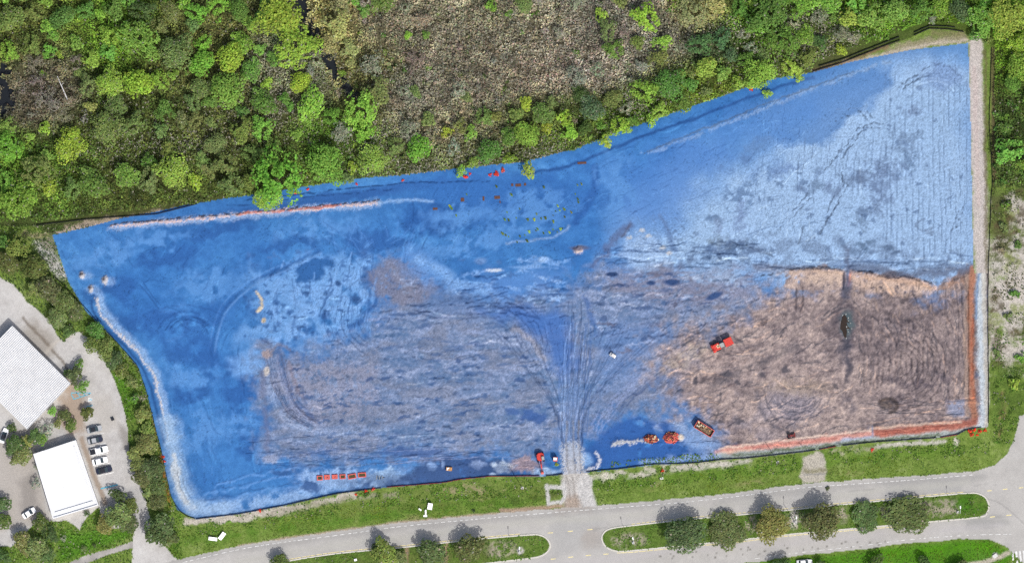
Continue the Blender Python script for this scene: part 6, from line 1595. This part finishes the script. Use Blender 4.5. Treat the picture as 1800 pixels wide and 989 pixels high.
# ------------------------------------------------------------------ poles, lamps and boards by the road
def lamp_post(px, py, label, arm=math.pi / 2):
    t = empty("street_lamp", G(px, py), arm, label, "street lamp", "street lamps on the islands")
    MB().box((0, 0, .15), (.7, .7, .5), bev=.05).build("base", MT["pad"], t)
    MB().tube((0, 0, .3), (0, 0, 8.6), .12, .07, 10).build("pole", MT["lamp"], t)
    m = MB(); m.tube((0, 0, 8.5), (1.6, 0, 8.9), .06, .05, 8); ar = m.build("arm", MT["lamp"], t)
    MB().box((1.9, 0, 8.88), (.9, .4, .16), bev=.05, taper=.8).build("lamp_head", MT["white"], ar)
lamp_post(913, 970, "street lamp on the left road island"); lamp_post(1113, 953, "street lamp left of the right island's trees", 1.75)
lamp_post(1397, 917, "street lamp on bare sand between two island oaks"); lamp_post(1683.5, 899, "street lamp near the right island's rounded end")
def pole(px, py, label):
    t = empty("utility_pole", G(px, py), R.uniform(-.3, .3), label, "utility pole", "utility poles on the verge")
    MB().tube((0, 0, -.3), (0, 0, 10.2), .16, .11, 10).build("pole", MT["pole"], t)
    MB().box((0, 0, 9.7), (1.6, .12, .14), 0).build("crossarm", MT["pole"], t)
    MB().box((0, 0, .03), (.8, .8, .12), bev=.02).build("footing", MT["pad"], t)
pole(918, 857, "wooden utility pole on the verge left of the entrance"); pole(1367, 812, "wooden utility pole on the verge left of the gravel patch")
def sign(px, py, ang, lx, ly, tilt, label, post=True):
    t = empty("sign_board", G(px, py), ang, label, "sign board", "white boards on the verge")
    MB().box((0, 0, .9), (lx, .08, ly), rx=-tilt).build("panel", MT["white"], t)
    if post:
        for s in (-1, 1): MB().box((s * lx * .36, math.sin(tilt) * -.1, .45), (.1, .1, 1.5), rx=-tilt * .3).build("post", MT["white"], t)
    return t
sign(756, 889, math.radians(-10), 1.5, 2.3, 1.1, "upright white board on the verge above the road")
sign(374.5, 946, math.radians(-7), 2.7, 1.2, 1.15, "wide low white board on the lower left verge")
sign(390.5, 941, math.radians(52), 2.6, 1.3, 1.2, "tilted white board right of the wide low one")
t = empty("sign_stand", G(747.5, 906), 0, "small white T-shaped stand below the upright board", "sign stand")
MB().box((0, 0, .12), (1.2, .6, .2), bev=.03).build("base", MT["white"], t); MB().box((.15, 1.2, .5), (.45, 1.6, .1), rx=.3).build("panel", MT["white"], t)
sign(738.5, 894.5, math.radians(-35), 1.0, .5, 1.2, "sliver of white board left of the upright one", False)
tag(MB().box((0, 0, .2), (1.5, 1.1, .4), .6, bev=.04).build("utility_box", MT["pad"], None, False, G(1749, 976)), "pale concrete utility box on the bottom right lawn", "utility box")
tag(MB().box((0, 0, .25), (.9, .7, .5), .2, bev=.04).build("meter_box", MT["white"], None, False, G(625, 983)), "small white box under the left island's trees", "utility box")
tag(MB().box((0, 0, .3), (1.0, 1.0, .6), .4, bev=.06).build("bin", MT["black"], None, False, G(198, 736)), "small dark bin alone on the curved drive", "bin")
tag(MB().box((0, 0, .12), (1.1, .7, .24), .1, bev=.03).build("drain_cover", MT["pad"], None, False, G(1163, 840)), "pale concrete box on the verge right of the entrance", "drain box")
# open water lying in the ditch
pts = [(1481, 556), (1485, 553), (1489, 558), (1489, 563), (1494, 567), (1488, 566), (1490, 573), (1495, 578), (1488, 577), (1489, 584), (1487, 594), (1484, 592), (1481, 582), (1477, 578), (1478, 568)]
zz = max(gz(x, y) for x, y in pts) + .02
m = MB(); m.bm.faces.new([m.bm.verts.new(W(x, y, 0) + Vector((0, 0, zz))) for x, y in pts])
bmesh.ops.triangulate(m.bm, faces=m.bm.faces)
tag(m.build("puddle_water", MT["mudwater"]), "brown standing water in the ditch", None, None, "structure")
for k in range(11):
    x, y = pts[k % len(pts)]; x += R.uniform(-3, 3); y += R.uniform(-2, 2)
    o = MB().box((0, 0, .05), (R.uniform(.2, .5), R.uniform(.2, .4), .15), bev=.04).build("stone", MT["steel"], None, False, G(x, y)); o.rotation_euler = (0, 0, R.uniform(0, 3))
    tag(o, "pale stone on the rim of the brown ditch pool", "stone", "stones round the ditch pool")
